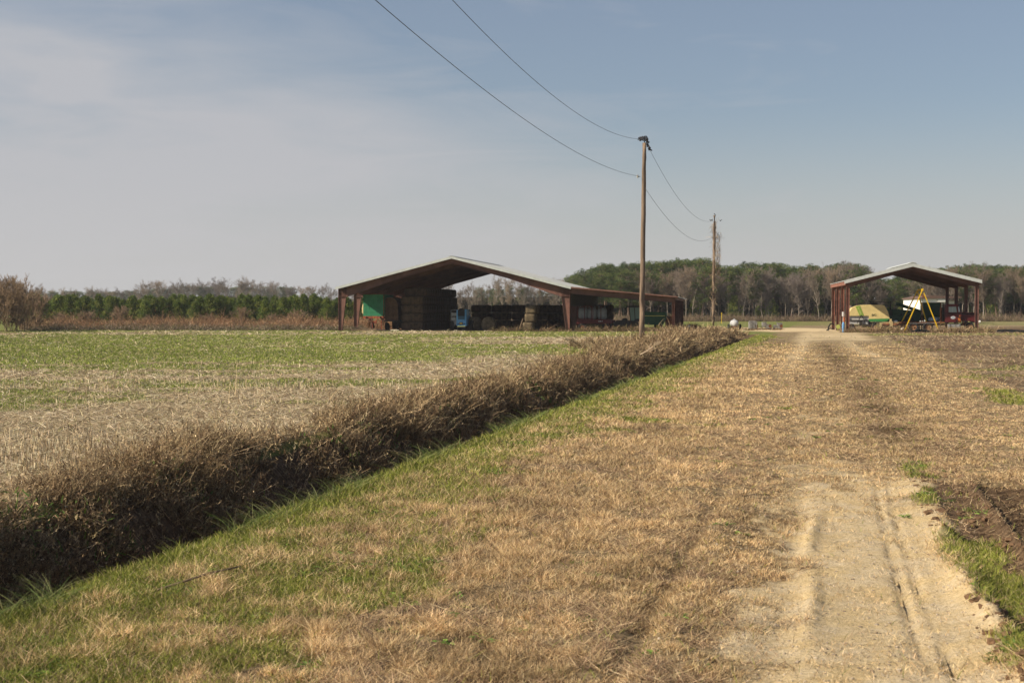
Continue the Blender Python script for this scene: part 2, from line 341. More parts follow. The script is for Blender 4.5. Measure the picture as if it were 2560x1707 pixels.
def ground_mat():
    m = bpy.data.materials.new('ground'); m.use_nodes = True; t = m.node_tree; p = t.nodes['Principled BSDF']; p.inputs['Roughness'].default_value = 0.95
    p.inputs['Specular IOR Level'].default_value = 0.1
    a = N(t, 'ShaderNodeAttribute'); a.attribute_name = 'cover'; b = N(t, 'ShaderNodeAttribute'); b.attribute_name = 'cover_more'
    sa = N(t, 'ShaderNodeSeparateColor'); sb = N(t, 'ShaderNodeSeparateColor'); t.links.new(a.outputs['Color'], sa.inputs[0]); t.links.new(b.outputs['Color'], sb.inputs[0])
    co = N(t, 'ShaderNodeNewGeometry')
    def noise(sc, det, rough=0.6, stretch=None):
        n = N(t, 'ShaderNodeTexNoise'); n.inputs['Scale'].default_value = sc; n.inputs['Detail'].default_value = det; n.inputs['Roughness'].default_value = rough
        if stretch:
            mm = N(t, 'ShaderNodeMapping'); mm.inputs['Scale'].default_value = stretch; t.links.new(co.outputs['Position'], mm.inputs[0]); t.links.new(mm.outputs[0], n.inputs['Vector'])
        else: t.links.new(co.outputs['Position'], n.inputs['Vector'])
        return n.outputs['Fac']
    nf = noise(22, 6, 0.7); nm = noise(2.2, 5, 0.65); nl = noise(0.25, 4); ns = noise(6, 5, 0.75, (1, 2.2, 1))
    def ramp(f, c0, c1, p0=0.35, p1=0.65):
        r = N(t, 'ShaderNodeValToRGB'); r.color_ramp.elements[0].position = p0; r.color_ramp.elements[1].position = p1
        r.color_ramp.elements[0].color = (*c0, 1); r.color_ramp.elements[1].color = (*c1, 1); t.links.new(f, r.inputs[0]); return r.outputs[0]
    def mix(f, x, y):
        mx = N(t, 'ShaderNodeMix', data_type='RGBA'); t.links.new(f, mx.inputs['Factor']); t.links.new(x, mx.inputs['A']); t.links.new(y, mx.inputs['B']); return mx.outputs['Result']
    def sharp(f, n, w=0.6):
        v = M(t, 'ADD', f, M(t, 'MULTIPLY', M(t, 'SUBTRACT', n, 0.5), w)); mr = N(t, 'ShaderNodeMapRange'); mr.inputs['From Min'].default_value = 0.3; mr.inputs['From Max'].default_value = 0.7
        t.links.new(v, mr.inputs['Value']); return mr.outputs[0]
    base = ramp(ns, (0.10, 0.07, 0.04), (0.44, 0.33, 0.185), 0.38, 0.62)  # dark end puts shadow gaps between the blades into the ground colour
    darkc = ramp(ns, (0.11, 0.075, 0.045), (0.24, 0.16, 0.09))
    strawc = ramp(ns, (0.11, 0.078, 0.045), (0.52, 0.42, 0.26), 0.38, 0.62)
    greenc = ramp(ns, (0.10, 0.115, 0.03), (0.235, 0.25, 0.07))
    soilc = ramp(ns, (0.055, 0.034, 0.02), (0.24, 0.16, 0.095), 0.38, 0.66)
    sandc = mix(ramp(nm, (0, 0, 0), (1, 1, 1), 0.40, 0.60), ramp(nf, (0.50, 0.37, 0.19), (0.72, 0.56, 0.32)), ramp(nf, (0.52, 0.41, 0.25), (0.72, 0.59, 0.40)))
    c = mix(sharp(sb.outputs[1], nm), base, darkc)
    c = mix(sharp(sb.outputs[0], ns), c, strawc)
    c = mix(sharp(sa.outputs[2], nm, 0.5), c, soilc)
    c = mix(sharp(sa.outputs[0], ns, 0.5), c, sandc)
    c = mix(sharp(sa.outputs[1], ns, 0.8), c, greenc)
    t.links.new(c, p.inputs['Base Color'])
    bm = N(t, 'ShaderNodeBump'); bm.inputs['Strength'].default_value = 0.9; bm.inputs['Distance'].default_value = 0.03
    t.links.new(M(t, 'ADD', M(t, 'ADD', nf, M(t, 'MULTIPLY', ns, 1.5)), M(t, 'MULTIPLY', noise(75, 3, 0.8), 0.7)), bm.inputs['Height']); t.links.new(bm.outputs[0], p.inputs['Normal'])
    return m
M_ground = ground_mat()
for name, cs in REG:
    cs = np.array(cs); ny, nx = len(rows), len(cs)
    S, Y = np.meshgrid(cs, rows); X = S + SL * Y; Z = zf(X, Y)
    cv = covers(X.ravel(), Y.ravel())
    V = np.stack([X.ravel(), Y.ravel(), Z.ravel()], 1)
    i = np.arange(ny - 1)[:, None] * nx + np.arange(nx - 1)[None, :]
    q = np.stack([i, i + 1, i + nx + 1, i + nx], -1).reshape(-1, 4)
    o = mesh_np(name, V, q.ravel(), np.arange(len(q)) * 4, np.full(len(q), 4), [M_ground],
                col=[('cover', np.stack(cv[:3], 1)), ('cover_more', np.stack(cv[3:], 1))], smooth=True)
    lab = {'stubble_field': 'flat field of pale stubble and straw with green bands', 'ditch': 'deep shaded ditch beside the farm road',
           'grass_verge': 'grassy verge between ditch and farm road', 'dirt_road': 'sandy farm road with dry grass and wheel ruts',
           'plowed_field': 'brown field with straw litter right of the road'}[name]
    tag(o, lab, 'ground', kind='structure')

# ------------------------------------------------------------------ strands: grass, straw, brush
def strands(name, P, D, H, Wd, bend, colr, mat=M_blade, segs=2, parent=None, tipw=0.15, label=None, cat=None, kind='stuff'):
    """P roots, D unit growth direction, H length, Wd width, bend sideways vector (scaled by H), colr per strand"""
    n = len(P); k = segs + 1
    yaw = rng.uniform(0, 2 * np.pi, n); side = np.stack([np.cos(yaw), np.sin(yaw), np.zeros(n)], 1)
    side -= D * np.sum(side * D, 1)[:, None]; side /= np.maximum(np.linalg.norm(side, axis=1), 1e-4)[:, None]
    V = np.zeros((n, k, 2, 3), np.float32)
    for j in range(k):
        t = j / segs
        c = P + D * (H * t)[:, None] + bend * (H * t * t)[:, None]
        w = Wd * (1 - (1 - tipw) * t ** 1.5) * 0.5
        V[:, j, 0] = c - side * w[:, None]; V[:, j, 1] = c + side * w[:, None]
    b = np.arange(n)[:, None] * (2 * k)
    F = np.concatenate([np.stack([b + 2 * j, b + 2 * j + 1, b + 2 * j + 3, b + 2 * j + 2], -1) for j in range(segs)], 1).reshape(-1, 4)
    cc = np.repeat(colr, 2 * k, axis=0).astype(np.float32)
    V = V.reshape(-1, 3)
    if mat is None: return V, F, cc
    o = mesh_np(name, V, F.ravel(), np.arange(len(F)) * 4, np.full(len(F), 4), [mat], col=cc)
    if parent is not None: o.parent = parent
    if label: tag(o, label, cat, kind=kind)
    return o
def unit(v): return v / np.maximum(np.linalg.norm(v, axis=1), 1e-6)[:, None]
def pick(n, cols_, w=None, var=0.18):
    c = np.array(cols_, float); i = rng.choice(len(c), n, p=w); return c[i] * rng.uniform(1 - var, 1 + var, (n, 1)) * rng.uniform(0.95, 1.05, (n, 3))
def dsample(n, d0, d1, p):
    u = rng.random(n)
    if abs(p - 1) < 1e-3: return d0 * (d1 / d0) ** u
    return (d0 ** (1 - p) + u * (d1 ** (1 - p) - d0 ** (1 - p))) ** (1 / (1 - p))
def inview(x, y, m=1.5): return np.abs(x) < 0.365 * y + m
def region(n, d0, d1, p, s0=None, s1=None):
    y = dsample(n, d0, d1, p - 1 if s0 is None else p)
    if s0 is None: x = rng.uniform(-1, 1, n) * (0.365 * y + 1.5); s = x - SL * y
    else: s = rng.uniform(s0, s1, n); x = s + SL * y
    k = inview(x, y); return x[k], y[k], s[k]
DRY = [(0.67, 0.485, 0.26), (0.52, 0.36, 0.185), (0.23, 0.15, 0.08), (0.80, 0.62, 0.37)]
GRN = [(0.22, 0.24, 0.045), (0.31, 0.32, 0.065), (0.12, 0.15, 0.03), (0.46, 0.38, 0.19)]
def grass(name, x, y, H, Wd, colr, lean=0.5, label=None, cat='grass', flat=0.0, wdist=11.0, **kw):
    n = len(x); z = zf(x, y) - 0.01
    a = rng.uniform(0, 2 * np.pi, n); ln = rng.random(n) * lean
    D = unit(np.stack([np.cos(a) * ln, np.sin(a) * ln, np.ones(n) * (1 - flat)], 1))
    bn = np.stack([np.cos(a), np.sin(a), -0.3 * np.ones(n)], 1) * (rng.random(n) * 0.7)[:, None]
    Wd = Wd * np.maximum(1, y / wdist)
    return strands(name, np.stack([x, y, z], 1), D, H, Wd, bn, colr, label=label, cat=cat, **kw)
# dry grass of the verge and the road: tufts of leaning blades over matted thatch
x, y, s = region(1750000, 6.5, 100, 2.1, -5.6, 5.2)
sa, gr, so, st, dk = covers(x, y)
tuft = fbm(x * 2.2, y * 2.2, 91, 2); cl_ = vn(x * 6.5 + 0.6 * vn(x * 3, y * 3, 191), y * 6.0, 92); big = fbm(x * 0.9, y * 0.7, 96, 3)
keep = rng.random(len(x)) < (1 - sa * 0.96) * (1 - 0.74 * gr) * (1 - 0.93 * so) * (0.10 + 1.25 * ss(0.25, 0.8, 0.5 * tuft + 0.5 * cl_)) * (1 - ss(72, 100, y))
x, y, sa, gr, dk, tuft, cl_, big = [q[keep] for q in (x, y, sa, gr, dk, tuft, cl_, big)]
n = len(x)
cl = pick(n, DRY, [0.34, 0.28, 0.20, 0.18], 0.25); patch = fbm(x * 0.6, y * 0.5, 93, 3)
cl *= (1 - 0.45 * dk * (0.5 + 0.8 * patch))[:, None] * (0.62 + 0.75 * patch)[:, None] * (0.72 + 0.55 * cl_)[:, None]
lw, lc = lanes(x, y); cl *= np.clip(1 + 0.40 * lw - 0.75 * lc * ss(.35, .65, patch) * .8, .45, 1.38)[:, None]
H = (0.02 + 0.075 * rng.random(n)) * (0.35 + 0.9 * tuft + 0.75 * cl_ ** 2) * (0.7 + 0.7 * big) * (1 - 0.4 * ss(-2.6, -1, x - SL * y)) * (1 - 0.35 * lw)
grass('dry_grass', x, y, H, 0.0044, cl, 1.1, label='short dry tan grass covering verge and road')
x, y, s = region(420000, 6.5, 60, 2.0, -5.6, 5.0)
sa, gr, so, st, dk = covers(x, y); k = rng.random(len(x)) < np.clip(1 - sa * 1.1, .01, 1) * (1 - .85 * gr) * (1 - .8 * so) * ss(.3, .7, fbm(x * 3, y * 2, 193, 2)); x, y = x[k], y[k]; n = len(x)
a = rng.uniform(0, np.pi, n); D = unit(np.stack([np.cos(a), np.sin(a), np.abs(rng.normal(0, .22, n))], 1))
strands('thatch', np.stack([x, y, zf(x, y) + .004 + .012 * rng.random(n)], 1), D, .05 + .14 * rng.random(n), .0042 * np.maximum(1, y / 12), rng.normal(0, .15, (n, 3)),
        pick(n, [(.56, .42, .25), (.40, .28, .16), (.22, .14, .085), (.13, .085, .055)], var=.3), label='flattened dead grass matted over the ground', cat='thatch')
# broadleaf weeds in loose patches
x, y, s = region(9000, 6.8, 45, 1.6, -5.5, 4.5); sa, gr, so, st, dk = covers(x, y)
k = rng.random(len(x)) < (.05 + .9 * gr) * ss(.45, .62, fbm(x * 1.0, y * 1.0, 195, 3)) * np.clip(1 - 1.4 * sa, 0.02, 1); x, y = x[k], y[k]; per = 22; n = len(x) * per
ix = np.repeat(np.arange(len(x)), per); a = rng.uniform(0, 2 * np.pi, n); rr = rng.random(n) * .07
px_, py_ = x[ix] + np.cos(a) * rr, y[ix] + np.sin(a) * rr
strands('broadleaf_weeds', np.stack([px_, py_, zf(px_, py_) + .02 * rng.random(n)], 1), unit(np.stack([np.cos(a), np.sin(a), .35 + .6 * rng.random(n)], 1)), (.018 + .04 * rng.random(n)) * (.5 + rng.random(len(x)))[ix], .014 * np.maximum(1, py_ / 20), np.stack([np.cos(a) * .2, np.sin(a) * .2, -.4 * np.ones(n)], 1),
        pick(n, [(.12, .20, .04), (.17, .26, .05), (.09, .15, .035)]), tipw=.5, label='small green broadleaf weeds growing through the dry grass', cat='weeds')
# green grass: lip of the ditch, patches, rut margins
x, y, s = region(900000, 6.5, 120, 2.0, -6.5, 5.0)
sa, gr, so, st, dk = covers(x, y); lp = ss(-5.2, -5.8, s) * (s > -6.5) * ss(.3, .65, fbm(x * 1.1, y * 1.1, 55, 2))
keep = rng.random(len(x)) < np.clip(gr * 1.1 * (gr > 0.2) + 0.012 + 0.5 * lp, 0, 1) * (1 - 0.9 * sa)
x, y, s, lp, gr = [q[keep] for q in (x, y, s, lp, gr)]; n = len(x)
cl = pick(n, GRN, [0.35, 0.32, 0.18, 0.15]) * (0.75 + 0.5 * fbm(x * 1.5, y * 1.5, 94, 2))[:, None]
H = (0.03 + 0.07 * rng.random(n)) * (1 + 0.9 * lp * rng.random(n))
grass('green_grass', x, y, H, 0.006, cl, 0.8, label='fresh green grass along the ditch and in patches')
# sparse litter and blades on the sand
x, y, s = region(30000, 6.5, 24, 1.8, -1.3, 1.3)
n = len(x); k = fbm(x * 3, y * 3, 95, 2) > 0.52; x, y = x[k], y[k]; n = len(x)
grass('road_litter', x, y, 0.015 + 0.05 * rng.random(n), 0.0035, pick(n, DRY + [(0.13, 0.09, 0.06)], var=0.3), 2.5, label='bits of dry grass scattered over the sandy track', cat='litter')
# left field: lying straw
x, y, s = region(640000, 12, 140, 1.85)
sa, gr, so, st, dk = covers(x, y)
k = (s < -9.3) & (rng.random(len(x)) < 0.30 - 0.28 * ss(45, 60, y) + 0.70 * st) & (y < 140 - 0.15 * (x + 17)); x, y = x[k], y[k]; n = len(x)
a = rng.uniform(0, np.pi, n); tl = rng.normal(0, 0.16, n)
D = unit(np.stack([np.cos(a), np.sin(a) * 0.7, tl], 1)); Lh = 0.08 + 0.22 * rng.random(n)
P = np.stack([x, y, zf(x, y) + 0.012 + 0.03 * rng.random(n)], 1)
strands('straw', P, D, Lh * np.maximum(1, y / 60), 0.007 * np.maximum(1, y / 18), np.stack([rng.normal(0, .12, n), rng.normal(0, .12, n), rng.normal(0, .05, n)], 1),
        pick(n, [(0.60, 0.49, 0.31), (0.42, 0.325, 0.20), (0.76, 0.66, 0.47), (0.13, 0.09, 0.055)], [0.35, 0.3, 0.17, 0.18]), label='loose pale straw lying over the stubble field', cat='straw')
# left field: standing stubble in rows
x, y, s = region(150000, 12, 62, 1.7)
rowp = (y - 0.10 * x) / 0.38; off = rowp - np.round(rowp); y = y - off * 0.38 * 0.8
s = x - SL * y
bandd = np.maximum(1 - ss(22, 27, y), 0.9 * np.exp(-((y - 42 - .1 * x) / 2.2) ** 2)) * ss(9, 20, y + 5) + .12
dens = bandd * ss(0.36, 0.5, fbm(x * 0.10, (y - 0.1 * x) * 0.42, 97, 3)) * ss(0.3, 0.5, vn(x * 1.1, y * 1.1, 98))
k = (s < -9.7) & (rng.random(len(x)) < dens * 0.6); x, y = x[k], y[k]; n = len(x)
D = unit(np.stack([rng.normal(0, .13, n), rng.normal(0, .13, n), np.ones(n)], 1))
strands('stubble', np.stack([x, y, zf(x, y) - 0.01], 1), D, 0.05 + 0.12 * rng.random(n), 0.015 * np.maximum(1, y / 26), np.zeros((n, 3)),
        pick(n, [(0.64, 0.52, 0.33), (0.52, 0.40, 0.24), (0.72, 0.61, 0.42)]), tipw=0.9, segs=1, label='cut pale stalks standing in rows in the field', cat='stubble')
# left field: green growth
x, y, s = region(900000, 14, 150, 1.75)
sa, gr, so, st, dk = covers(x, y)
k = (s < -9.6) & (rng.random(len(x)) < ss(0.15, 0.8, gr) * (0.25 + 0.75 * ss(.35, .65, fbm(x * .9, y * .9, 203, 2))) + 0.02) & (y < 141 - 0.15 * (x + 17)); x, y = x[k], y[k]; n = len(x)
cl = pick(n, [(0.19, 0.235, 0.04), (0.25, 0.28, 0.055), (0.12, 0.16, 0.03), (0.40, 0.34, 0.19)], [0.32, 0.30, 0.18, 0.20]) * (0.7 + 0.6 * fbm(x * .5, y * .3, 99, 3))[:, None]
grass('field_grass', x, y, 0.04 + 0.07 * rng.random(n), 0.007, cl, 0.7, label='thin green crop growing in bands across the stubble', wdist=14.0)
# right field: litter and green tufts, clods
x, y, s = region(260000, 14, 135, 1.5, 4.0, 60)
sa, gr, so, st, dk = covers(x, y)
k = rng.random(len(x)) < 0.16 + 0.8 * st; x1, y1 = x[k], y[k]; n = len(x1)
a = rng.uniform(0, np.pi, n); D = unit(np.stack([np.cos(a), np.sin(a) * 0.6, np.abs(rng.normal(0, 0.25, n))], 1))
strands('stalk_litter', np.stack([x1, y1, zf(x1, y1) + 0.015], 1), D, 0.1 + 0.25 * rng.random(n), 0.012 * np.maximum(1, y1 / 40), rng.normal(0, .1, (n, 3)),
        pick(n, [(0.52, 0.41, 0.25), (0.38, 0.27, 0.16), (0.22, 0.14, 0.08)]), label='broken pale stalks scattered over the brown field', cat='litter')
k = (rng.random(len(x)) < gr * 0.9); x1, y1 = x[k], y[k]; n = len(x1)
grass('field_weeds', x1, y1, 0.04 + 0.10 * rng.random(n), 0.008, pick(n, GRN) * 0.85, 0.8, label='low green weeds growing on the brown field', cat='weeds', wdist=15)
# mud clods beside the near rut
x, y, s = region(5200, 7, 20, 1.4, 1.05, 3.9); b = MB()
k = (fbm(x * 2, y * 2, 101, 2) > 0.5) & ~((s > 1.78) & (s < 2.5)); x, y = x[k], y[k]; zz = zf(x, y)
for i in range(len(x)):
    r = 0.007 + 0.035 * random.random() ** 2.5
    b.ball((x[i], y[i], zz[i] + r * 0.1), (r * random.uniform(.7, 1.6), r * random.uniform(.7, 1.3), r * .7), 7, 4, 0.4)
tag(b.build('mud_clods', principled('mud', (0.17, 0.10, 0.055), 0.95, noise=0.5, nscale=2)), 'crumbled brown mud clods beside the tractor rut', 'mud', kind='stuff')

x, y, s = region(5200, 6.6, 21, 1.6, -1.2, 1.5); b = MB(); zz = zf(x, y)
for i in range(len(x)):
    q = 0.0025 + 0.009 * random.random() ** 3
    b.ball((x[i], y[i], zz[i] + q * .3), (q * random.uniform(.8, 1.6), q * random.uniform(.8, 1.3), q * .8), 5, 3, .3)
tag(b.build('grit', principled('grit_stone', (.22, .17, .12), .9, col2=(.5, .42, .32), nscale=3)), 'small dark grit and crumbs on the sandy track', 'gravel', kind='stuff')
# brush on the far bank of the ditch
def brush(name, cx, cy, hgt, rad, per, colr, lab, cat='brush', w0=0.0045, wd=13.0, upright=0.6, kind='stuff', twig=1.0, leafy=1.0):
    nC = len(cx); idx = np.repeat(np.arange(nC), per); n = len(idx)
    a = rng.uniform(0, 2 * np.pi, n); rr = rad[idx] * np.sqrt(rng.random(n)) * 0.8
    px, py = cx[idx] + np.cos(a) * rr, cy[idx] + np.sin(a) * rr
    P = np.stack([px, py, zf(px, py) - 0.03], 1)
    lean_ = rng.normal(0, .35, (nC, 2))[idx]
    a2 = a + rng.normal(0, 1.3, n); ln = rng.random(n) ** .7 * (1.5 - upright)
    D = unit(np.stack([np.cos(a2) * ln + lean_[:, 0], np.sin(a2) * ln + lean_[:, 1], np.ones(n) * .9], 1)); H = hgt[idx] * (0.25 + 0.95 * rng.random(n) ** 1.8)
    a3 = a2 + rng.normal(0, .8, n)
    bd = np.stack([np.cos(a3), np.sin(a3), -1.1 * rng.random(n)], 1) * (rng.random(n) ** 1.3 * (1.15 - .5 * upright))[:, None]
    cl = pick(n, colr, var=0.3) * rng.uniform(0.7, 1.25, nC)[idx][:, None]
    wd_ = w0 * np.maximum(1, py / wd)
    A = strands('', P, D, H, wd_, bd, cl, mat=None, segs=4, tipw=0.3)
    m = int(n * 3.2 * twig); j = rng.integers(0, n, m); t = rng.uniform(0.12, 1.0, m)
    Q = P[j] + D[j] * (H[j] * t)[:, None] + bd[j] * (H[j] * t * t)[:, None]
    D2 = unit(rng.normal(0, 1, (m, 3)) + np.array([0, 0, 0.25])); H2 = H[j] * rng.uniform(0.08, 0.30, m)
    B = strands('', Q, D2, H2, wd_[j] * 0.75, rng.normal(0, 0.55, (m, 3)), cl[j] * rng.uniform(0.75, 1.35, (m, 1)), mat=None, segs=2, tipw=0.3)
    lw_ = w0 * np.maximum(1, py / wd) ** .35
    m2_ = int(n * 2.6 * twig * leafy); j = rng.integers(0, n, m2_); t = rng.uniform(0.05, 1.0, m2_)
    Q = P[j] + D[j] * (H[j] * t)[:, None] + bd[j] * (H[j] * t * t)[:, None] + rng.normal(0, .05, (m2_, 3)) * H[j][:, None]
    L_ = strands('', Q, unit(rng.normal(0, 1, (m2_, 3))), lw_[j] * rng.uniform(3, 8, m2_), lw_[j] * rng.uniform(1.2, 3.0, m2_), np.zeros((m2_, 3)), cl[j] * rng.uniform(0.6, 1.5, (m2_, 1)), mat=None, segs=1, tipw=.6)
    V = np.concatenate([A[0], B[0], L_[0]]); F = np.concatenate([A[1], B[1] + len(A[0]), L_[1] + len(A[0]) + len(B[0])]); cc = np.concatenate([A[2], B[2], L_[2]])
    o = mesh_np(name, V, F.ravel(), np.arange(len(F)) * 4, np.full(len(F), 4), [M_twig], col=cc)
    return tag(o, lab, cat, kind=kind)
BR = [(0.22, 0.15, 0.08), (0.13, 0.085, 0.05), (0.34, 0.245, 0.135), (0.54, 0.41, 0.24)]
nb = 6800
cy = dsample(nb, 8, 128, 1.25); q = 1.2 + 0.75 * ss(22, 11, cy) + (2.6 - 0.75 * ss(22, 11, cy)) * rng.random(nb) ** 0.8
cx = lip(cy) - q + SL * cy
pn = fbm(cx * 0.8, cy * 0.5, 205, 3)
k = (np.abs(cx) < 0.365 * cy + 3) & (rng.random(nb) < 0.25 + 1.2 * ss(.35, .6, pn)) & ~((cy < 17) & (q < 2.5 - 0.1 * (cy - 10))); cx, cy, q, pn = cx[k], cy[k], q[k], pn[k]
hg = 0.10 + 0.70 * pn ** 1.5 + 0.14 * fbm(cy * 1.5, q, 111, 2) + 0.16 * ss(30, 60, cy) + 0.40 * np.exp(-((cy - 86) / 14) ** 2) * ss(1.5, 3, q)
hg *= (0.75 + 0.5 * rng.random(len(cx))) * (0.55 + 0.45 * ss(1.6, 2.8, q)); hg *= 1 - 0.55 * ss(21, 12, cy) * (1 - ss(2.9, 3.4, q))
hg *= 1 - 0.35 * ss(3.2, 4.3, q) * (1 - ss(25, 45, cy))
brush('ditch_brush', cx, cy, hg, 0.35 + 0 * cx, 26, BR, 'tangled brown dead brush along the ditch', upright=.75, twig=1.5, w0=.0048)
# taller dead weed stalks standing out of the brush
n = 150; cy = dsample(n, 11, 120, 1.1); cx = lip(cy) - rng.uniform(2.6, 4.4, n) + SL * cy
brush('weed_stalks', cx, cy, .75 + .5 * rng.random(n), .12 + 0 * cx, 4, BR, 'taller dead weed stalks rising from the ditch brush', cat='weeds', upright=1.25, twig=4)
n = 9000; y = dsample(n, 9, 80, 1.4); q = rng.uniform(1.2, 3.2, n); k = fbm(y * 1.3, q * 1.5, 207, 2) > .60; y, q = y[k], q[k]; n = len(y); x = lip(y) - q + SL * y; a = rng.uniform(0, 6.28, n)
strands('ditch_greens', np.stack([x, y, zf(x, y) + .25 * rng.random(n)], 1), unit(rng.normal(0, 1, (n, 3)) + np.array([0, 0, .6])), .05 + .06 * rng.random(n), .022 * np.maximum(1, y / 20), rng.normal(0, .2, (n, 3)), pick(n, [(.08, .13, .03), (.12, .18, .04)]), label='dark green leaves low in the ditch brush', cat='weeds', tipw=.5)
# thin brush spreading round the nearer pole and out to the field side
n = 420; cy = rng.uniform(58, 120, n); cx = -9.3 - rng.random(n) ** 2 * 6.5 * np.exp(-((cy - 90) / 20) ** 2) + SL * cy
brush('pole_brush', cx, cy, 0.45 + 0.75 * rng.random(n) ** 1.5, 0.4 + 0 * cx, 26, BR, 'thin brown brush round the foot of the pole')
# arching green blades over the near lip
n = 6000; y = dsample(n, 8, 60, 1.6); x = lip(y) + rng.normal(-0.08, 0.13, n) + SL * y
k = fbm(y * 0.9, 4.4, 121, 2) > 0.45; x, y = x[k], y[k]; n = len(x)
a = rng.uniform(0, 2 * np.pi, n); D = unit(np.stack([np.cos(a) * .5, np.sin(a) * .5, np.ones(n)], 1))
strands('lip_grass', np.stack([x, y, zf(x, y) - .02], 1), D, 0.14 + 0.26 * rng.random(n), 0.0045 * np.maximum(1, y / 13), np.stack([np.cos(a), np.sin(a), -np.ones(n) * .5], 1) * 0.6,
        pick(n, [(0.17, 0.22, 0.06), (0.12, 0.17, 0.05), (0.30, 0.30, 0.13)]), segs=4, label='long green blades arching over the ditch lip', cat='grass')

# ------------------------------------------------------------------ buildings
RZ = -math.atan2(0.148, 0.989)
UX, UY = Vector((0.989, -0.1483, 0)), Vector((0.1483, 0.989, 0))
def frame_of(P0): return lambda w, d, z=0.0: Vector(P0) + UX * w + UY * d + Vector((0, 0, z))
BP = (-17.55, 143.5, 0.0); bp = frame_of(BP)
SP = (31.56, 134.4, 0.0); sp = frame_of(SP)
def bx(px, D):                                    # barn coordinate w of a photo column px at depth D
    a = (px - 1280) / FP; return (a * (143.5 + .989 * D) + 17.55 - .148 * D) / (.989 + .1483 * a)
def web_frame(pl, fl, y, pts_out, pts_in, tw=0.02, fw=0.26, ft=0.03):
    """I-section member in the x,z plane at depth y: web between the two edge lines and a flange along each"""
    n = len(pts_out)
    for i in range(n - 1):
        pl.prism([pts_out[i], pts_out[i + 1], pts_in[i + 1], pts_in[i]], y - tw / 2, y + tw / 2)
        for a, b, sg in ((pts_out[i], pts_out[i + 1], 1), (pts_in[i], pts_in[i + 1], -1)):
            d = Vector((b[0] - a[0], b[1] - a[1])); nn = Vector((-d.y, d.x)).normalized() * ft / 2
            fl.prism([(a[0] + nn.x, a[1] + nn.y), (b[0] + nn.x, b[1] + nn.y), (b[0] - nn.x, b[1] - nn.y), (a[0] - nn.x, a[1] - nn.y)], y - fw / 2, y + fw / 2)
def sheet_roof(mb, x0, z0, x1, z1, y0, y1, pitch=0.3, amp=0.02, th=0.03, holes=()):
    """ribbed sheet: ribs run down the slope, so the corrugation is along y"""
    ys = []; y = y0
    while y < y1 - 1e-6: ys += [(y, 0), (y + pitch * .80, 0), (y + pitch * .86, amp), (y + pitch * .94, amp)]; y += pitch
    ys.append((y1, 0))
    segs = [0.0, 1.0]
    for h in holes: segs += [h[0], h[1]]
    segs = sorted(set(segs))
    for si in range(len(segs) - 1):
        t0, t1 = segs[si], segs[si + 1]
        for i in range(len(ys) - 1):
            (ya, ha), (yb, hb) = ys[i], ys[i + 1]
            if any(h[0] <= t0 < h[1] and h[2] < (ya + yb) / 2 < h[3] for h in holes): continue
            xa, za = x0 + (x1 - x0) * t0, z0 + (z1 - z0) * t0; xb, zb = x0 + (x1 - x0) * t1, z0 + (z1 - z0) * t1
            mb.add([(xa, ya, za + ha), (xa, yb, za + hb), (xb, yb, zb + hb), (xb, ya, zb + ha),
                    (xa, ya, za + ha - th), (xa, yb, za + hb - th), (xb, yb, zb + hb - th), (xb, ya, zb + ha - th)],
                   [(0, 1, 2, 3), (7, 6, 5, 4), (0, 3, 7, 4), (1, 5, 6, 2), (0, 4, 5, 1), (3, 2, 6, 7)])
barn = empty('pole_barn', BP, RZ, 'large open gabled steel barn with rusty red frames and a side lean-to, full of bales', 'barn')
Wb, Db, Eb, Rb = 23.5, 30.5, 4.35, 7.36
for i in range(6):
    y = 0.15 + i * (Db - 0.3) / 5
    for side in (0, 1):
        f = (lambda x: x) if side == 0 else (lambda x: Wb - x)
        pl = MB()
        web_frame(pl, pl, y, [(f(0.03), 0), (f(0.03), Eb - 0.12)], [(f(0.38), 0), (f(0.82), Eb - 0.85)])
        pl.prism([(f(0.03), Eb - 0.85), (f(0.82), Eb - 0.85), (f(0.92), Eb + 0.08), (f(0.03), Eb - 0.12)], y - 0.01, y + 0.01)
        pl.prism([(f(0.03), Eb - 0.88), (f(0.82), Eb - 0.88), (f(0.82), Eb - 0.85), (f(0.03), Eb - 0.85)], y - 0.13, y + 0.13)
        pl.build('column', RED, barn)
        rf_ = MB(); rise = (Rb - Eb) / (Wb / 2)
        top = [(0.03, Eb - 0.12), (0.9, Eb - 0.12 + 0.87 * rise), (6.2, Eb - 0.12 + 6.17 * rise), (Wb / 2, Rb - 0.12)]
        bot = [(0.85, Eb - 0.92), (0.95, Eb - 0.88), (6.2, Eb - 0.12 + 6.17 * rise - 0.56), (Wb / 2, Rb - 0.12 - 0.48)]
        web_frame(rf_, rf_, y, [(f(a), b) for a, b in top], [(f(a), b) for a, b in bot])
        rf_.build('rafter', RED, barn)
rise = (Rb - Eb) / (Wb / 2)
pu = MB()
for k in range(9):
    for side in (0, 1):
        x = 0.4 + k * 1.4; z = Eb + x * rise - 0.07; x = x if side == 0 else Wb - x
        pu.box((x, Db / 2, z), (0.06, Db, 0.17))
pu.build('purlins', RED, barn)
rl = MB(); sheet_roof(rl, -0.15, Eb - 0.15 * rise + 0.05, Wb / 2, Rb + 0.05, -0.45, Db + 0.2, 0.31,
    holes=[(0.36, 0.47, 8.0, 8.10), (0.50, 0.60, 10.3, 10.4), (0.42, 0.52, 13.5, 13.6), (0.30, 0.36, 6.0, 6.1), (0.62, 0.645, 16.0, 16.25), (0.66, 0.68, 17.9, 18.1)])
rl.build('roof', ROOF, barn)
USHADE = principled('roof_shade_dark', (0.045, 0.04, 0.036), 0.9, noise=.5, nscale=1.5)  # dark sheet added under the roofs so their undersides read as shaded
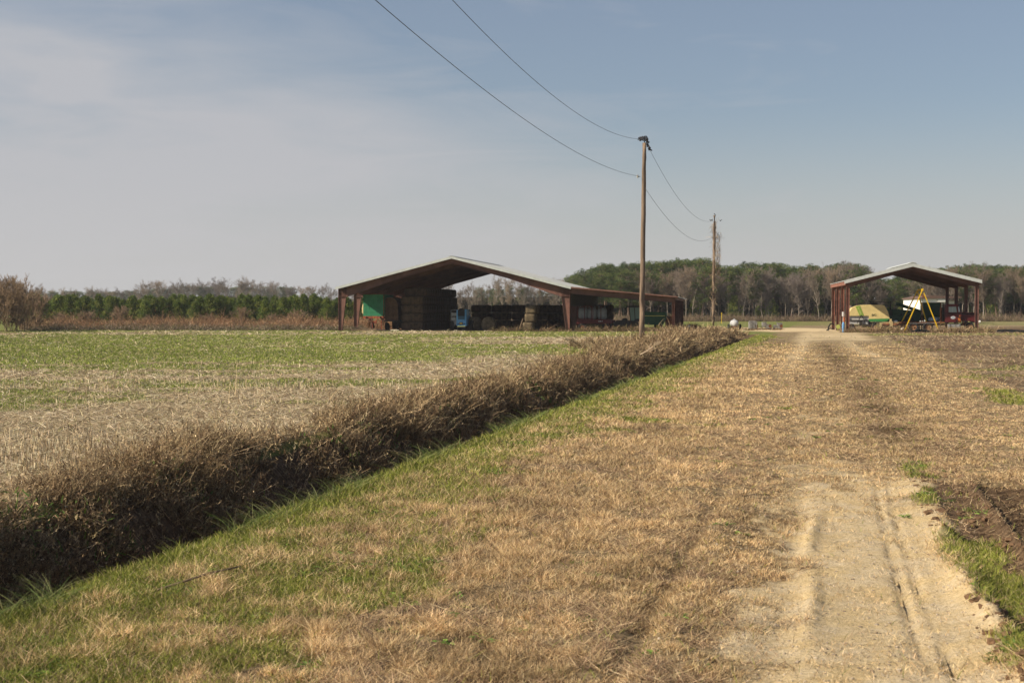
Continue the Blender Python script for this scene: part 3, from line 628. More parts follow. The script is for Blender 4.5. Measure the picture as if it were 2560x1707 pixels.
lin = MB(); HOL = [(0.36, 0.47, 8.0, 8.10), (0.50, 0.60, 10.3, 10.4), (0.42, 0.52, 13.5, 13.6), (0.30, 0.36, 6.0, 6.1), (0.62, 0.645, 16.0, 16.25), (0.66, 0.68, 17.9, 18.1)]
sheet_roof(lin, 0.0, Eb + 0.01, Wb / 2 - .01, Rb + 0.01, -0.3, Db, 0.31, 0, .006, holes=HOL); lin.build('underside_shade', USHADE, barn)
lin = MB(); sheet_roof(lin, Wb, Eb + 0.01, Wb / 2 + .01, Rb + 0.01, -0.3, Db, 0.31, 0, .006); lin.build('underside_shade', USHADE, barn)
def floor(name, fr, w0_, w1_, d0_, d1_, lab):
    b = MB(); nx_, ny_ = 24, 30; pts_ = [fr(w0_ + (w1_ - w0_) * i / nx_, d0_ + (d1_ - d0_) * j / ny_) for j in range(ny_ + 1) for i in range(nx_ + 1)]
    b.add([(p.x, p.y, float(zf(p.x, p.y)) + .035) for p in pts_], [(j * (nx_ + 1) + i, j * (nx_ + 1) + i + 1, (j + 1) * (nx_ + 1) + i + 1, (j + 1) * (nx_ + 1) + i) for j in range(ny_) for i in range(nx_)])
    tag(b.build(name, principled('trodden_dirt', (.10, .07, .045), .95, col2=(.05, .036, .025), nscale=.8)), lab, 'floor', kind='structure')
floor('barn_floor', bp, .5, 33.5, .9, 30.2, 'dark dirt floor of the large barn'); floor('shed_floor', sp, .5, 11.6, .8, 18, 'dark dirt floor of the smaller shed')  # dirt floors, laid dark to cut light bouncing under the roofs
rr = MB(); sheet_roof(rr, Wb + 0.02, Eb + 0.05, Wb / 2 + 0.004, Rb + 0.05, -0.45, Db + 0.2, 0.31); rr.build('roof', ROOF, barn)
cp = MB(); cp.prism([(Wb / 2 - .35, Rb + .04), (Wb / 2, Rb + .15), (Wb / 2 + .35, Rb + .04), (Wb / 2, Rb + .12)], -0.5, Db + 0.25); cp.build('ridge_cap', TRIM, barn)
for side in (0, 1):
    f = (lambda x: x) if side == 0 else (lambda x: Wb - x)
    for yy in (-0.50, Db + 0.22):
        tm = MB(); tm.prism([(f(-0.15), Eb - .15 * rise - 0.16), (f(-0.15), Eb - .15 * rise + 0.09), (f(Wb / 2 - .005), Rb + 0.09), (f(Wb / 2 - .005), Rb - 0.16)], yy, yy + 0.04); tm.build('rake_trim', TRIM, barn)
wall = MB()                                     # hanging sheet wall between barn and lean-to
yy = 0.4
while yy < Db - 0.2:
    wall.box((Wb + 0.06, yy + 0.12, 3.38), (0.02, 0.24, 1.75)); wall.box((Wb + 0.075, yy + 0.27, 3.38), (0.02, 0.06, 1.75)); yy += 0.3
wall.build('sheet_wall', principled('dark_sheet', (0.10, 0.09, 0.08), 0.7, 0.2, noise=0.3), barn)
# lean-to
Wl = 33.75; Zl = 3.38; zr = (Zl - (Eb - 0.02)) / (Wl - Wb)
for i in range(6):
    y = 0.15 + i * (Db - 0.3) / 5
    b = MB(); web_frame(b, b, y, [(Wb + 0.02, Eb - .05), (Wl, Zl - .06)], [(Wb + 0.02, Eb - .62), (Wl, Zl - .50)]); b.build('lean_to_rafter', RED, barn)
    b = MB(); b.box((Wl - 0.02, y, (Zl - .5) / 2), (0.02, 0.26, Zl - .5)); b.box((Wl - 0.24, y, (Zl - .5) / 2), (0.02, 0.26, Zl - .5)); b.box((Wl - 0.13, y, (Zl - .5) / 2), (0.2, 0.02, Zl - .5))
    b.build('lean_to_column', REDL, barn)
b = MB(); sheet_roof(b, Wb + 0.01, Eb + 0.0, Wl + 0.35, Eb + (Wl + .35 - Wb) * zr, -0.45, Db + 0.2, 0.31); b.build('lean_to_roof', ROOF, barn)
b = MB(); sheet_roof(b, Wb + .05, Eb - .035, Wl + .2, Eb + (Wl + .2 - Wb) * zr - .035, -.3, Db, .31, 0, .006); b.build('underside_shade', USHADE, barn)
b = MB()
for yy in (-0.49, Db + 0.22): b.prism([(Wb + .05, Eb - .1), (Wb + .05, Eb + .05), (Wl + .35, Eb + (Wl + .35 - Wb) * zr + .05), (Wl + .35, Eb + (Wl + .35 - Wb) * zr - .05)], yy, yy + 0.03)
b.box((Wl + 0.06, Db / 2, Zl - 0.16), (0.08, Db, 0.2)); b.build('eave_strut', RED, barn)
b = MB()
for k in range(8): x = Wb + .6 + k * 1.35; b.box((x, Db / 2, Eb + (x - Wb) * zr - .09), (0.06, Db, 0.13))
b.build('purlins', RED, barn)

shed = empty('equipment_shed', SP, RZ, 'smaller open gabled steel shed with slim red posts sheltering a truck and machines', 'shed')
Ws, Ds, Es, Rs = 12.1, 18.3, 4.85, 6.38
rise = (Rs - Es) / (Ws / 2)
for i in range(4):
    y = 0.15 + i * (Ds - 0.3) / 3
    for side in (0, 1):
        f = (lambda x: x) if side == 0 else (lambda x: Ws - x)
        b = MB(); b.box((f(0.02), y, Es / 2 - .1), (0.02, 0.2, Es - .2)); b.box((f(0.32), y, Es / 2 - .3), (0.02, 0.2, Es - .6)); b.box((f(0.17), y, Es / 2 - .15), (0.29, 0.02, Es - .3)); b.build('column', REDL if side == 0 else RED, shed)
        b = MB(); web_frame(b, b, y, [(f(0.02), Es - .1), (f(Ws / 2), Rs - .1)], [(f(0.34), Es - .55), (f(Ws / 2), Rs - .52)], fw=0.2); b.build('rafter', RED, shed)
b = MB()
for k in range(5):
    for side in (0, 1):
        x = 0.3 + k * 1.35; z = Es + x * rise - .07; b.box((x if side == 0 else Ws - x, Ds / 2, z), (0.06, Ds, 0.16))
b.build('purlins', RED, shed)
for side in (0, 1):
    f = (lambda x: x) if side == 0 else (lambda x: Ws - x)
    b = MB(); xa, xb = (-0.18, Ws / 2) if side == 0 else (Ws + 0.18, Ws / 2 + .004)
    sheet_roof(b, xa, Es - .18 * rise + .05, xb, Rs + .05, -0.4, Ds + .2, 0.31); b.build('roof', ROOF, shed)
    b = MB(); sheet_roof(b, f(0.05), Es + .01, f(Ws / 2 - .01), Rs + .01, -.3, Ds, .31, 0, .006); b.build('underside_shade', USHADE, shed)
    b = MB(); b.prism([(f(-.2), Es - .2 * rise - .22), (f(-.2), Es - .2 * rise + .1), (f(Ws / 2 - .003), Rs + .1), (f(Ws / 2 - .003), Rs - .22)], -0.45, -0.41); b.build('rake_trim', TRIM, shed)
    b = MB(); b.box((f(-0.08), Ds / 2, Es - .22), (0.08, Ds + .3, 0.34)); b.build('eave_strut', REDL, shed)
b = MB(); b.prism([(Ws / 2 - .4, Rs + .05), (Ws / 2 - .2, Rs + .19), (Ws / 2, Rs + .24), (Ws / 2 + .2, Rs + .19), (Ws / 2 + .4, Rs + .05), (Ws / 2, Rs + .15)], -0.45, Ds + .2); b.build('ridge_cap', TRIM, shed)

# white house behind the shed
def at(px, d, z=0.0): return Vector(((px - 1280) * d / FP, d, z))
hs = empty('white_house', at(2299, 225), RZ * 0.4, 'small white sided house seen behind the smaller shed', 'house')
SID = principled('white_siding', (0.80, 0.79, 0.76), 0.6, noise=0.08)
b = MB(); b.box((1.35, 6, 1.9), (2.7, 12, 3.8))
for k in range(12): b.box((1.35, -0.012, 0.3 + k * .3), (2.7, 0.03, 0.02)); 
b.build('wall', SID, hs)
b = MB(); b.box((4.5, 8, 1.8), (3.4, 10, 3.4)); b.build('wall', SID, hs)
b = MB(); b.prism([(-.25, 3.8), (6.45, 3.95), (6.45, 4.1), (1.6, 4.35), (-.25, 3.95)], -0.3, 12); b.build('roof', principled('brown_roof', (0.16, 0.10, 0.08), 0.9, noise=.3), hs)
b = MB(); b.box((3.5, -0.05, 3.55), (1.5, 0.2, 0.5)); b.box((3.05, 0.0, 1.7), (0.12, 0.12, 3.3)); b.box((4.2, 0, 1.7), (0.12, 0.12, 3.3)); b.build('porch', WHITE, hs)
for xx, yy, w, h in ((0.35, -0.02, 0.5, 1.1), (5.4, 2.98, 0.7, 1.0)):
    fr = MB().box((xx, yy, 2.2), (w + .14, 0.05, h + .14)).build('window', WHITE, hs)
    g = MB(); 
    for i in (-1, 1):
        for j in (-1, 0, 1): g.box((xx + i * w / 4, yy - .02, 2.2 + j * h / 3), (w / 2 - .05, 0.04, h / 3 - .05))
    g.build('pane', GLASS, fr)

# ------------------------------------------------------------------ hay
HAY = principled('old_hay', (0.115, 0.072, 0.042), 0.95, col2=(0.05, 0.032, 0.02), nscale=2.5, bump=0.9, bscale=25)
HAYL = principled('pale_hay', (0.18, 0.135, 0.08), 0.95, col2=(0.09, 0.07, 0.042), nscale=3, bump=0.9, bscale=25)
def bale_mesh(name, size, mat, seed, nx=10, ny=5, nz=5):
    r = np.random.default_rng(seed); sx, sy, sz = size
    g = {}; V = []; F = []
    def vid(i, j, k):
        if (i, j, k) not in g:
            p = np.array([i / nx - .5, j / ny - .5, k / nz - .5]) * 2
            e = np.abs(p) ** 6; q = p * (1 - 0.06 * (e.sum() - e.max()))
            q = q * np.array([sx, sy, sz]) / 2 + r.normal(0, 0.012, 3)
            g[(i, j, k)] = len(V); V.append(q + np.array([0, 0, sz / 2]))
        return g[(i, j, k)]
    for i in range(nx):
        for j in range(ny):
            F.append((vid(i, j, 0), vid(i, j + 1, 0), vid(i + 1, j + 1, 0), vid(i + 1, j, 0))); F.append((vid(i, j, nz), vid(i + 1, j, nz), vid(i + 1, j + 1, nz), vid(i, j + 1, nz)))
    for i in range(nx):
        for k in range(nz):
            F.append((vid(i, 0, k), vid(i + 1, 0, k), vid(i + 1, 0, k + 1), vid(i, 0, k + 1))); F.append((vid(i, ny, k), vid(i, ny, k + 1), vid(i + 1, ny, k + 1), vid(i + 1, ny, k)))
    for j in range(ny):
        for k in range(nz):
            F.append((vid(0, j, k), vid(0, j, k + 1), vid(0, j + 1, k + 1), vid(0, j + 1, k))); F.append((vid(nx, j, k), vid(nx, j + 1, k), vid(nx, j + 1, k + 1), vid(nx, j, k + 1)))
    b = MB(); b.v = [tuple(v) for v in V]; b.f = F
    o = b.build(name, mat, smooth=True); me = o.data; bpy.data.objects.remove(o); return me
BM = [bale_mesh('square_bale', (2.36, 1.16, 0.87), HAY, 3 + i) for i in range(3)]
BL = bale_mesh('square_bale', (1.15, 2.3, 0.86), HAYL, 9, 5, 10, 5)
def bale(me, w, d, z, label, group, rz=0.0):
    o = bpy.data.objects.new('square_bale', me); C.objects.link(o); o.location = bp(w, d, z); o.rotation_euler = (0, 0, RZ + rz)
    return tag(o, label, 'bale', group)
ORD = ('bottom layer', 'second layer', 'third layer', 'fourth layer', 'top layer')
for k in range(16):
    for l in range(5 if k > 0 else 4):
        if l == 4 and k > 14: continue
        bale(BM[(k + l) % 3], bx(1001, 3.2) + 1.2 + random.uniform(-.05, .05) + (0.12 if l == 4 else 0), 3.9 + k * 1.19, l * 0.88, ('brown bale on the ' + ORD[l] + ' of the front column of the tall stack' if k == 0 else 'brown bale on the ' + ORD[l] + ' of the tall stack, behind its front column'), 'bales of the tall stack', random.uniform(-.02, .02))
for k in range(7):
    for l in range(3):
        bale(BM[(k * 2 + l) % 3], 9.95 + k * 2.42, 27.6 + random.uniform(-.15, .15), l * 0.90, 'square brown bale on the ' + ('bottom', 'middle', 'top')[l] + ' layer of the low dark row along the barn back', 'bales of the low back row', random.uniform(-.03, .03))
for k, (w, n) in enumerate(((19.2, 3), (20.55, 2), (21.9, 1))):
    for l in range(n): bale(BM[k], w, 22.5 - k, l * .88, 'square dark bale in the stepped end of the barn row by the right columns', 'bales of the stepped end', 1.5 + random.uniform(-.1, .1))
for l, (dx, lab) in enumerate(((0, 'pale square bale at the bottom of the three bale stack near the barn front'), (.22, 'pale square bale in the middle of the three bale stack near the barn front'), (.38, 'pale square bale on top of the three bale stack near the barn front'))):
    bale(BL, bx(1322, 3.6) + dx, 3.6, l * .86, lab, 'three pale stacked bales', random.uniform(-.08, .08))
def round_bale(w, d, ang, lab):
    r, wd = 0.72, 1.25; b = MB(); n = 28
    prof = [(0, -wd / 2), (r * .5, -wd / 2 - .02), (r - .07, -wd / 2), (r, -wd / 2 + .07), (r + .01, 0), (r, wd / 2 - .07), (r - .07, wd / 2), (r * .5, wd / 2 + .02), (0, wd / 2)]
    vs = []; fs = []
    for i, (q, yy) in enumerate(prof):
        for k in range(n):
            t = 2 * math.pi * k / n; j = 1 + random.uniform(-.012, .012); vs.append((q * math.cos(t) * j, yy, max(q * math.sin(t) * j, -r * .94) + r * .93))
    for i in range(len(prof) - 1): fs += [(i * n + k, i * n + (k + 1) % n, (i + 1) * n + (k + 1) % n, (i + 1) * n + k) for k in range(n)]
    o = b.add(vs, fs).build('round_bale', HAYL, smooth=True, loc=bp(w, d), rz=RZ + ang)
    return tag(o, lab, 'bale', 'round bales in the barn')
round_bale(bx(1222, 4.2), 4.2, 0.02, 'brown round bale standing with its flat end towards the camera')
round_bale(bx(1184, 4.4), 4.4, 0.75, 'brown round bale turned aslant beside the blue machine')
tag(MB().bar(bp(bx(1297, 2.2), 2.2, 0), bp(bx(1308, 2.8), 2.8, 1.25), 0.12, 0.05).build('plank', WOOD), 'pale plank leaning beside the three stacked bales', 'plank')

# ------------------------------------------------------------------ machines
def wheel(par, x, y, z, r, wd, rim=None, axis='y', tyre=None):
    b = MB(); n = 24; q = r * .56
    prof = [(q, -wd * .42), (r * .88, -wd / 2), (r * .97, -wd * .42), (r, -wd * .2), (r, wd * .2), (r * .97, wd * .42), (r * .88, wd / 2), (q, wd * .42)]
    vs = []
    for (rr_, yy) in prof:
        for k in range(n):
            t = 2 * math.pi * k / n; c_, s_ = rr_ * math.cos(t), rr_ * math.sin(t)
            vs.append((x + c_, y + yy, z + s_) if axis == 'y' else (x + yy, y + c_, z + s_))
    m = len(prof); fs = [(i * n + k, i * n + (k + 1) % n, ((i + 1) % m) * n + (k + 1) % n, ((i + 1) % m) * n + k) for i in range(m) for k in range(n)]
    t_ = b.add(vs, fs).build('wheel', tyre or BLACK, par)
    a = MB(); e = Vector((0, 1, 0)) if axis == 'y' else Vector((1, 0, 0)); c = Vector((x, y, z))
    a.cyl(c - e * wd * .25, c + e * wd * .25, q, n=20); a.cyl(c - e * wd * .45, c + e * wd * .45, r * .18, n=10)
    a.cyl(c - e * wd * .44, c - e * wd * .25, r * .60, r * .50, n=20, cap=False)
    a.build('rim', rim or RUST, t_)
    return t_
def txt(s, size, mat, par, loc, rot, name='lettering'):
    cu = bpy.data.curves.new(name, 'FONT'); cu.body = s; cu.size = size; cu.extrude = 0.004; cu.align_x = 'CENTER'; cu.align_y = 'CENTER'
    cu.materials.append(mat); tmp = bpy.data.objects.new('tmp', cu); C.objects.link(tmp); bpy.context.view_layer.update()
    me = bpy.data.meshes.new_from_object(tmp.evaluated_get(bpy.context.evaluated_depsgraph_get())); me.name = name; bpy.data.objects.remove(tmp)
    o = bpy.data.objects.new(name, me); C.objects.link(o); o.parent = par; o.location = loc; o.rotation_euler = rot; return o
# green-ended red trailer
GRN_P = principled('green_paint', (0.04, 0.24, 0.12), 0.5, col2=(0.028, 0.17, 0.085), nscale=2)
t = empty('green_trailer', bp(bx(907.5, 3.0), 3.0), RZ, 'bright green ended farm trailer on a rusty red chassis under the left eave', 'trailer')
b = MB(); b.box((1.1, 0.0, 2.58), (2.14, 0.06, 2.22)); b.box((0.05, 2.2, 2.58), (0.06, 4.4, 2.2)); b.box((2.15, 2.2, 2.58), (0.06, 4.4, 2.2)); b.box((1.1, 4.4, 2.58), (2.14, .06, 2.2)); b.box((1.1, 2.2, 1.5), (2.1, 4.4, .05)); b.build('body', GRN_P, t)
b = MB()
for z in (1.9, 2.55, 3.1): b.box((1.1, -0.04, z), (2.1, 0.03, 0.035))
for x in (0.62, 1.08, 1.55): b.box((x, -0.04, 2.9), (0.04, 0.03, 1.5))
b.build('ribs', GRN_P, t)
b = MB(); b.box((1.1, -0.03, 3.71), (2.2, 0.10, 0.05)); b.box((1.1, -0.03, 1.45), (2.2, 0.12, 0.07)); b.box((2.19, -0.02, 2.58), (0.06, 0.1, 2.2)); b.build('rim_rail', RUST, t)
b = MB(); b.box((0.35, 1.5, 1.32), (0.12, 4, 0.2)); b.box((1.85, 1.5, 1.32), (0.12, 4, 0.2)); b.box((1.1, -0.05, 1.33), (2.15, 0.12, 0.17)); b.bar((0.7, -.1, 1.22), (1.1, -.1, .72), .1); b.bar((1.6, -.1, 1.22), (1.2, -.1, .72), .1); b.box((1.2, -.1, .85), (.5, .08, .25)); b.bar((1.5, -.1, 1.25), (1.95, -.1, .75), .05); b.bar((.95, 0, .8), (1.0, 0, 0), .08); b.bar((1.95, 0, 1.2), (1.95, 0, 0), .08)
b.build('chassis', principled('rusty_red_chassis', (0.35, 0.09, 0.04), 0.7, col2=(0.16, 0.05, 0.03), nscale=4), t)
for x in (0.25, 1.75): wheel(t, x + .1, 2.6, .42, .42, .2, axis='x')
for x in (0.35, 1.8): MB().box((x, -0.12, 1.34), (0.22, 0.03, 0.07)).build('lamp', WHITE, t)
MB().box((1.15, -0.12, 1.34), (0.1, 0.03, 0.08)).build('reflector', principled('amber', (0.6, 0.25, 0.05), .4), t)
# hay hanging out of it
b = MB(); b.ball((2.6, 2.7, 2.15), (0.28, 0.4, 0.75), 10, 8, .12); tag(b.build('hay_heap', principled('golden_hay', (.50, .38, .2), .95, noise=.4), smooth=True, loc=bp(bx(907.5, 3.0) - 2.75, 1.6)), 'pale hay bulging from the left side of the green trailer', 'hay', kind='stuff'); bpy.data.objects['hay_heap'].rotation_euler = (0, 0, RZ)
# second wagon with tall rounded brown load
t = empty('loaded_wagon', bp(bx(962, 3.6), 3.6), RZ, 'dark wagon with a tall round-shouldered brown load beside the green trailer', 'wagon')
b = MB(); b.prism([(0.02, 1.05), (0.02, 3.15), (0.12, 3.35), (0.6, 3.42), (1.05, 3.25), (1.3, 2.9), (1.38, 2.2), (1.4, 1.05)], 0, 4); b.build('load', principled('brown_load', (.16, .09, .05), .95, noise=.5, nscale=2), t)
b = MB(); b.box((0.75, 3.4, .55), (1.5, .3, .8)); b.box((0.75, 2, 0.98), (1.6, 4.2, 0.12)); b.box((1.35, -.1, 1.0), (.35, .1, .08)); b.bar((.2, 0, .9), (.3, 0, 0), .07); b.build('deck', DARK, t)  # box below the deck is added to block sunlit ground behind
for x in (0.15, 1.2): wheel(t, x, .8, .38, .38, .2, axis='x')
for x, y, lab, l, a in ((1.2, 0.6, 'short weathered board lying by the second barn column', 1.5, .2), (1.9, 0.7, 'grey weathered timber in the low pile near the second column', 1.9, -.05), (2.5, 0.4, 'dark timber lying under the green trailer end', 1.4, .1)):
    tag(MB().box((0, 0, .09), (l, .25, .16)).box((.1, .1, .24), (l * .8, .14, .1), rot=(0, .06, .15)).build('timber', WOOD, loc=bp(x + .6, y), rz=RZ + a), lab, 'timber')
tag(MB().box((0, 0, .08), (.85, .2, .1)).build('plank', principled('pale_board', (.55, .5, .4), .8), loc=bp(5.7, .7), rz=RZ), 'pale board lying on the ground beneath the brown load', 'plank')
# blue machine
BLU = principled('blue_paint', (0.13, 0.36, 0.62), 0.45, noise=0.2, nscale=3)
t = empty('blue_machine', bp(bx(1142, 2.6), 2.6), RZ, 'light blue farm machine seen end-on in front of the bales', 'machine')
b = MB(); b.box((0.47, 1.2, 0.80), (1.02, 2.4, 0.58)); b.box((0.47, 1.2, 1.35), (1.02, 2.4, 0.5)); b.box((0.05, .6, 1.86), (0.16, 1.2, 0.52)); b.box((0.90, .6, 1.86), (0.16, 1.2, 0.52)); b.box((.47, 1.4, 1.9), (.9, 1.2, .5)); b.build('body', BLU, t)
b = MB(); b.box((0.47, 0.02, 1.8), (0.68, 0.3, 0.62)); b.ball((.47, .1, 2.1), (.33, .3, .18), 12, 6); b.build('radiator', BLACK, t)
b = MB(); b.box((0.47, -0.02, 1.33), (0.68, 0.04, 0.36)); b.build('grille', principled('blue_grille', (.04, .10, .16), .5), t)
b = MB(); b.box((.47, -.03, 1.56), (.2, .03, .03)); b.build('latch', WHITE, t)
b = MB(); b.box((.45, -.02, .75), (.36, .04, .24)); pl_ = b.build('plate_holder', BLACK, t)
MB().box((.45, -.05, .75), (.27, .02, .12)).build('plate', principled('yellow_plate', (.75, .5, .1), .5), pl_)
for x in (.14, .78): MB().cyl((x, -.02, .7), (x, -.06, .7), .06, n=12).build('lamp', BLACK, t)
b = MB(); b.box((-.35, .3, 1.65), (.64, .03, .35)); b.box((-.35, .3, 1.2), (.64, .05, .35)); b.bar((-.66, .3, .9), (-.66, .3, 2.1), .04); b.bar((-.66, .3, 2.1), (0, .3, 2.1), .04); b.box((-.2, .3, .85), (.35, .3, .5)); b.build('side_guard', GREY, t)
wheel(t, -.5, .5, .52, .52, .36, axis='x', rim=GREY); wheel(t, 1.4, .9, .52, .52, .36, axis='x', rim=GREY)
b = MB(); b.bar((1.12, 0, 1.4), (1.14, 0, 2.3), .03); b.build('mirror_post', GREY, t)
# red wagon with bulk bags in the lean-to
DRED = principled('dull_red', (0.13, 0.027, 0.023), .6, noise=.4, nscale=3)
t = empty('red_wagon', bp(23.95, 2.6), RZ, 'dull red stake wagon in the lean-to carrying white bulk bags', 'wagon')
b = MB(); b.box((1.7, 1, 0.95), (3.5, 2.2, 0.42)); b.box((3.55, 1, .95), (.3, 1.8, .3)); b.build('deck', DRED, t)
b = MB(); b.box((1.7, 1.1, .55), (3.2, 1.4, .4)); b.bar((3.4, .9, .6), (4.2, .5, .35), .1); b.build('running_gear', DARK, t)
b = MB()
for x in (0.05, 0.75, 1.45, 1.6, 2.4): b.bar((x, -.12, 1.1), (x, -.12, 2.5), .07)
b.bar((0.05, -.12, 1.25), (1.6, -.12, 1.25), .06); b.bar((.6, -.12, 2.5), (1.5, -.12, 2.5), .05); b.build('stakes', DRED, t)
txt('AGRI', 0.16, WHITE, t, (2.25, -.115, .98), (R_(90), 0, 0)) if False else MB().box((2.2, -.11, .97), (.12, .02, .07)).box((2.36, -.11, .98), (.10, .02, .09)).box((2.52, -.11, .98), (.12, .02, .06)).build('lettering', WHITE, t)
for x in (.5, 2.9): wheel(t, x, .0, .38, .38, .22)
BAGM = principled('woven_white_bag', (.30, .31, .31), .85, noise=.25, nscale=3)
for x, lab in ((.55, 'white bulk bag at the left end of the red wagon'), (1.45, 'white bulk bag in the middle of the red wagon'), (2.45, 'greyish bulk bag at the right end of the red wagon')):
    b = MB(); b.ball((0, 0, .55), (.52, .5, .62), 14, 10, .03); b.v = [(x_ , y_, max(0, z_)) for x_, y_, z_ in b.v]
    b.v = [(math.copysign(min(abs(x_) * 1.25, .46), x_), math.copysign(min(abs(y_) * 1.25, .46), y_), z_) for x_, y_, z_ in b.v]
    for sx in (-1, 1): b.tube([(sx * .4, -.3, 1.0), (sx * .3, -.25, 1.32), (sx * .15, -.2, 1.05)], .025, 5)
    tag(b.build('bulk_bag', BAGM, smooth=True, loc=bp(23.95 + x, 3.4, 1.17), rz=RZ), lab, 'bag')
# low dark implement
t = empty('disc_harrow', bp(27.75, 2.4), RZ, 'low dark implement standing between the red wagon and the green machine', 'implement')
b = MB(); b.box((1.3, .6, .55), (2.9, 1.6, .12)); b.prism([(.55, .9), (.8, 1.3), (1.15, 1.3), (1.3, .9)], .2, .9); b.box((2.0, .6, .95), (.9, 1.0, .12)); b.box((.7, .6, .75), (1.7, .8, .35)); b.box((2.3, .6, .78), (1.2, .9, .4)); b.box((1.4, 1.4, .6), (2.8, .8, .9)); b.box((2.4, 1.2, 1.15), (.5, .4, .35)); b.build('frame', DARK, t)  # extra solid boxes added to hide the sunlit field behind in darkness
for k in range(9): MB().cyl((0.1 + k * .3, .2, .3), (.13 + k * .3, .24, .3), .3, n=16).build('disc', DARK, t)
# green cabbed machine (facing left)
DG = principled('dark_green_paint', (0.018, 0.075, 0.03), 0.45, noise=0.3, nscale=2)
t = empty('green_harvester', bp(29.15, 2.8), RZ, 'dark green cabbed harvester with a yellow stripe in the lean-to', 'harvester')
b = MB(); b.prism([(.15, 1.0), (.0, 2.35), (1.35, 2.35), (1.35, 1.0)], 0, 1.4); b.build('cab', principled('cab_glass', (.10, .18, .14), .2, spec=.6), t)
b = MB(); b.box((.6, .7, 2.45), (1.75, 1.6, .17)); b.build('cab_roof', BLACK, t)
b = MB()
for xa, xb in ((.15, .0), (.6, .52), (1.35, 1.35)): b.bar((xa, -.02, 1.0), (xb, -.02, 2.36), .07)
b.box((.75, .7, .95), (1.3, 1.5, .2)); b.build('cab_frame', BLACK, t)
b = MB(); b.prism([(1.35, .75), (1.35, 1.86), (1.6, 1.93), (3.55, 1.90), (3.72, 1.75), (3.72, 1.25), (3.3, .62), (1.9, .62)], -.1, 1.6); b.build('body', DG, t)
MB().box((2.5, -.115, 1.52), (2.1, .02, .06)).build('stripe', principled('dull_yellow', (.55, .5, .12), .5), t)
b = MB(); b.cyl((3.05, .6, 1.9), (3.05, .6, 2.28), .05); b.cyl((3.05, .6, 2.28), (3.2, .6, 2.36), .05); b.build('exhaust', BLACK, t)
wheel(t, .9, .0, .62, .62, .4, rim=principled('wheel_yellow', (.5, .4, .06), .5)); wheel(t, 2.9, .1, .45, .45, .3, rim=MATS['wheel_yellow'])
t = MB().box((0, 0, .8), (.78, 1.4, 1.3)).box((0, 0, 1.48), (.84, 1.46, .07)).box((0, -.72, .8), (.7, .03, .06)).build('steel_bin', RUST, loc=bp(33.1, 4), rz=RZ)
tag(t, 'brown steel bin just inside the lean-to end post', 'bin')
# items right of the lean-to
t = MB().box((0, 0, .3), (.62, .5, .55)).bar((-.45, 0, .63), (.5, 0, .63), .05).bar((.2, 0, .6), (.2, 0, .85), .03).build('feed_box', RUST, loc=at(1733, 146), rz=.1); tag(t, 'rusty box with a bar across it beyond the lean-to posts', 'box')
t = MB().cyl((0, 0, 0), (0, 0, .42), .17, .16, 12).cyl((0, 0, .42), (0, 0, .56), .16, .06, 12).build('jug', WHITE, loc=at(1722, 146)); tag(t, 'white jug standing beside the rusty box', 'jug')

# tank trailer and old engines on the pad
t = empty('tank_trailer', at(1839, 151), 0.0, 'round white nurse tank on a small two wheeled trailer', 'tank')
b = MB(); n = 24; prof = [(0, -.13), (.18, -.10), (.30, -.03), (.355, .12), (.365, .4), (.365, 1.6), (.3, 1.85), (0, 1.95)]; vs = []; fs = []
for (r, yy) in prof:
    for k in range(n): a = 2 * math.pi * k / n; vs.append((r * math.cos(a), yy, .68 + r * math.sin(a)))
for i in range(len(prof) - 1): fs += [(i * n + k, i * n + (k + 1) % n, (i + 1) * n + (k + 1) % n, (i + 1) * n + k) for k in range(n)]
b.add(vs, fs); b.cyl((0, .8, 1.05), (0, .8, 1.16), .1); b.build('tank', principled('chalky_grey_white', (.50, .51, .52), .55, noise=.25, nscale=3), t, smooth=True)
b = MB(); b.box((0, .8, .3), (.9, .1, .1)); b.bar((-.3, 1.2, .3), (0.05, -.8, .3), .07); b.bar((.3, 1.2, .3), (-.05, -.8, .3), .07); b.bar((.35, .1, .3), (.25, .0, .9), .05); b.build('chassis', RUST, t)
wheel(t, -.62, .8, .30, .30, .17, axis='x', rim=GREY); wheel(t, .62, .8, .30, .30, .17, axis='x', rim=GREY)
def engine(px, lab, kind):
    b = MB(); t = empty('old_engine', at(px, 152), 0.0, lab, 'engine', 'old engines on the ground'); t.scale = (1.1, 1.1, 1.3)
    if kind == 0:
        b.box((0, 0, .34), (.78, .6, .6)); b.box((-.05, 0, .66), (.6, .35, .12)); 
        for k in range(5): b.cyl((-.3 + k * .15, -.33, .5), (-.3 + k * .15, -.33, .12), .045, n=8)
    elif kind == 1:
        b.box((-.22, 0, .42), (.4, .5, .4)); b.box((.2, 0, .26), (.5, .5, .36)); b.cyl((-.22, -.3, .4), (-.22, -.25, .4), .15)
        for k in range(4): b.cyl((.02 + k * .13, -.28, .35), (.02 + k * .13, -.28, .1), .05, n=8)
    else:
        b.box((.2, 0, .32), (.45, .5, .5)); b.bar((-.4, 0, .1), (.1, 0, .4), .12); b.bar((-.1, -.1, .6), (.15, -.1, .25), .08); b.cyl((-.3, -.2, .25), (-.3, -.1, .25), .16)
    b.build('block', GREY, t)
    b = MB(); b.cyl((.3, -.34, .3), (.3, -.30, .3), .14, n=14); b.box((0, 0, .04), (.8, .5, .08)); b.build('flywheel', RUST, t)
engine(1882, 'large grey old engine block nearest the white tank', 0)
engine(1916, 'stepped pale grey engine in the middle of the three', 1)
engine(1944, 'broken dark grey engine parts farthest from the tank', 2)
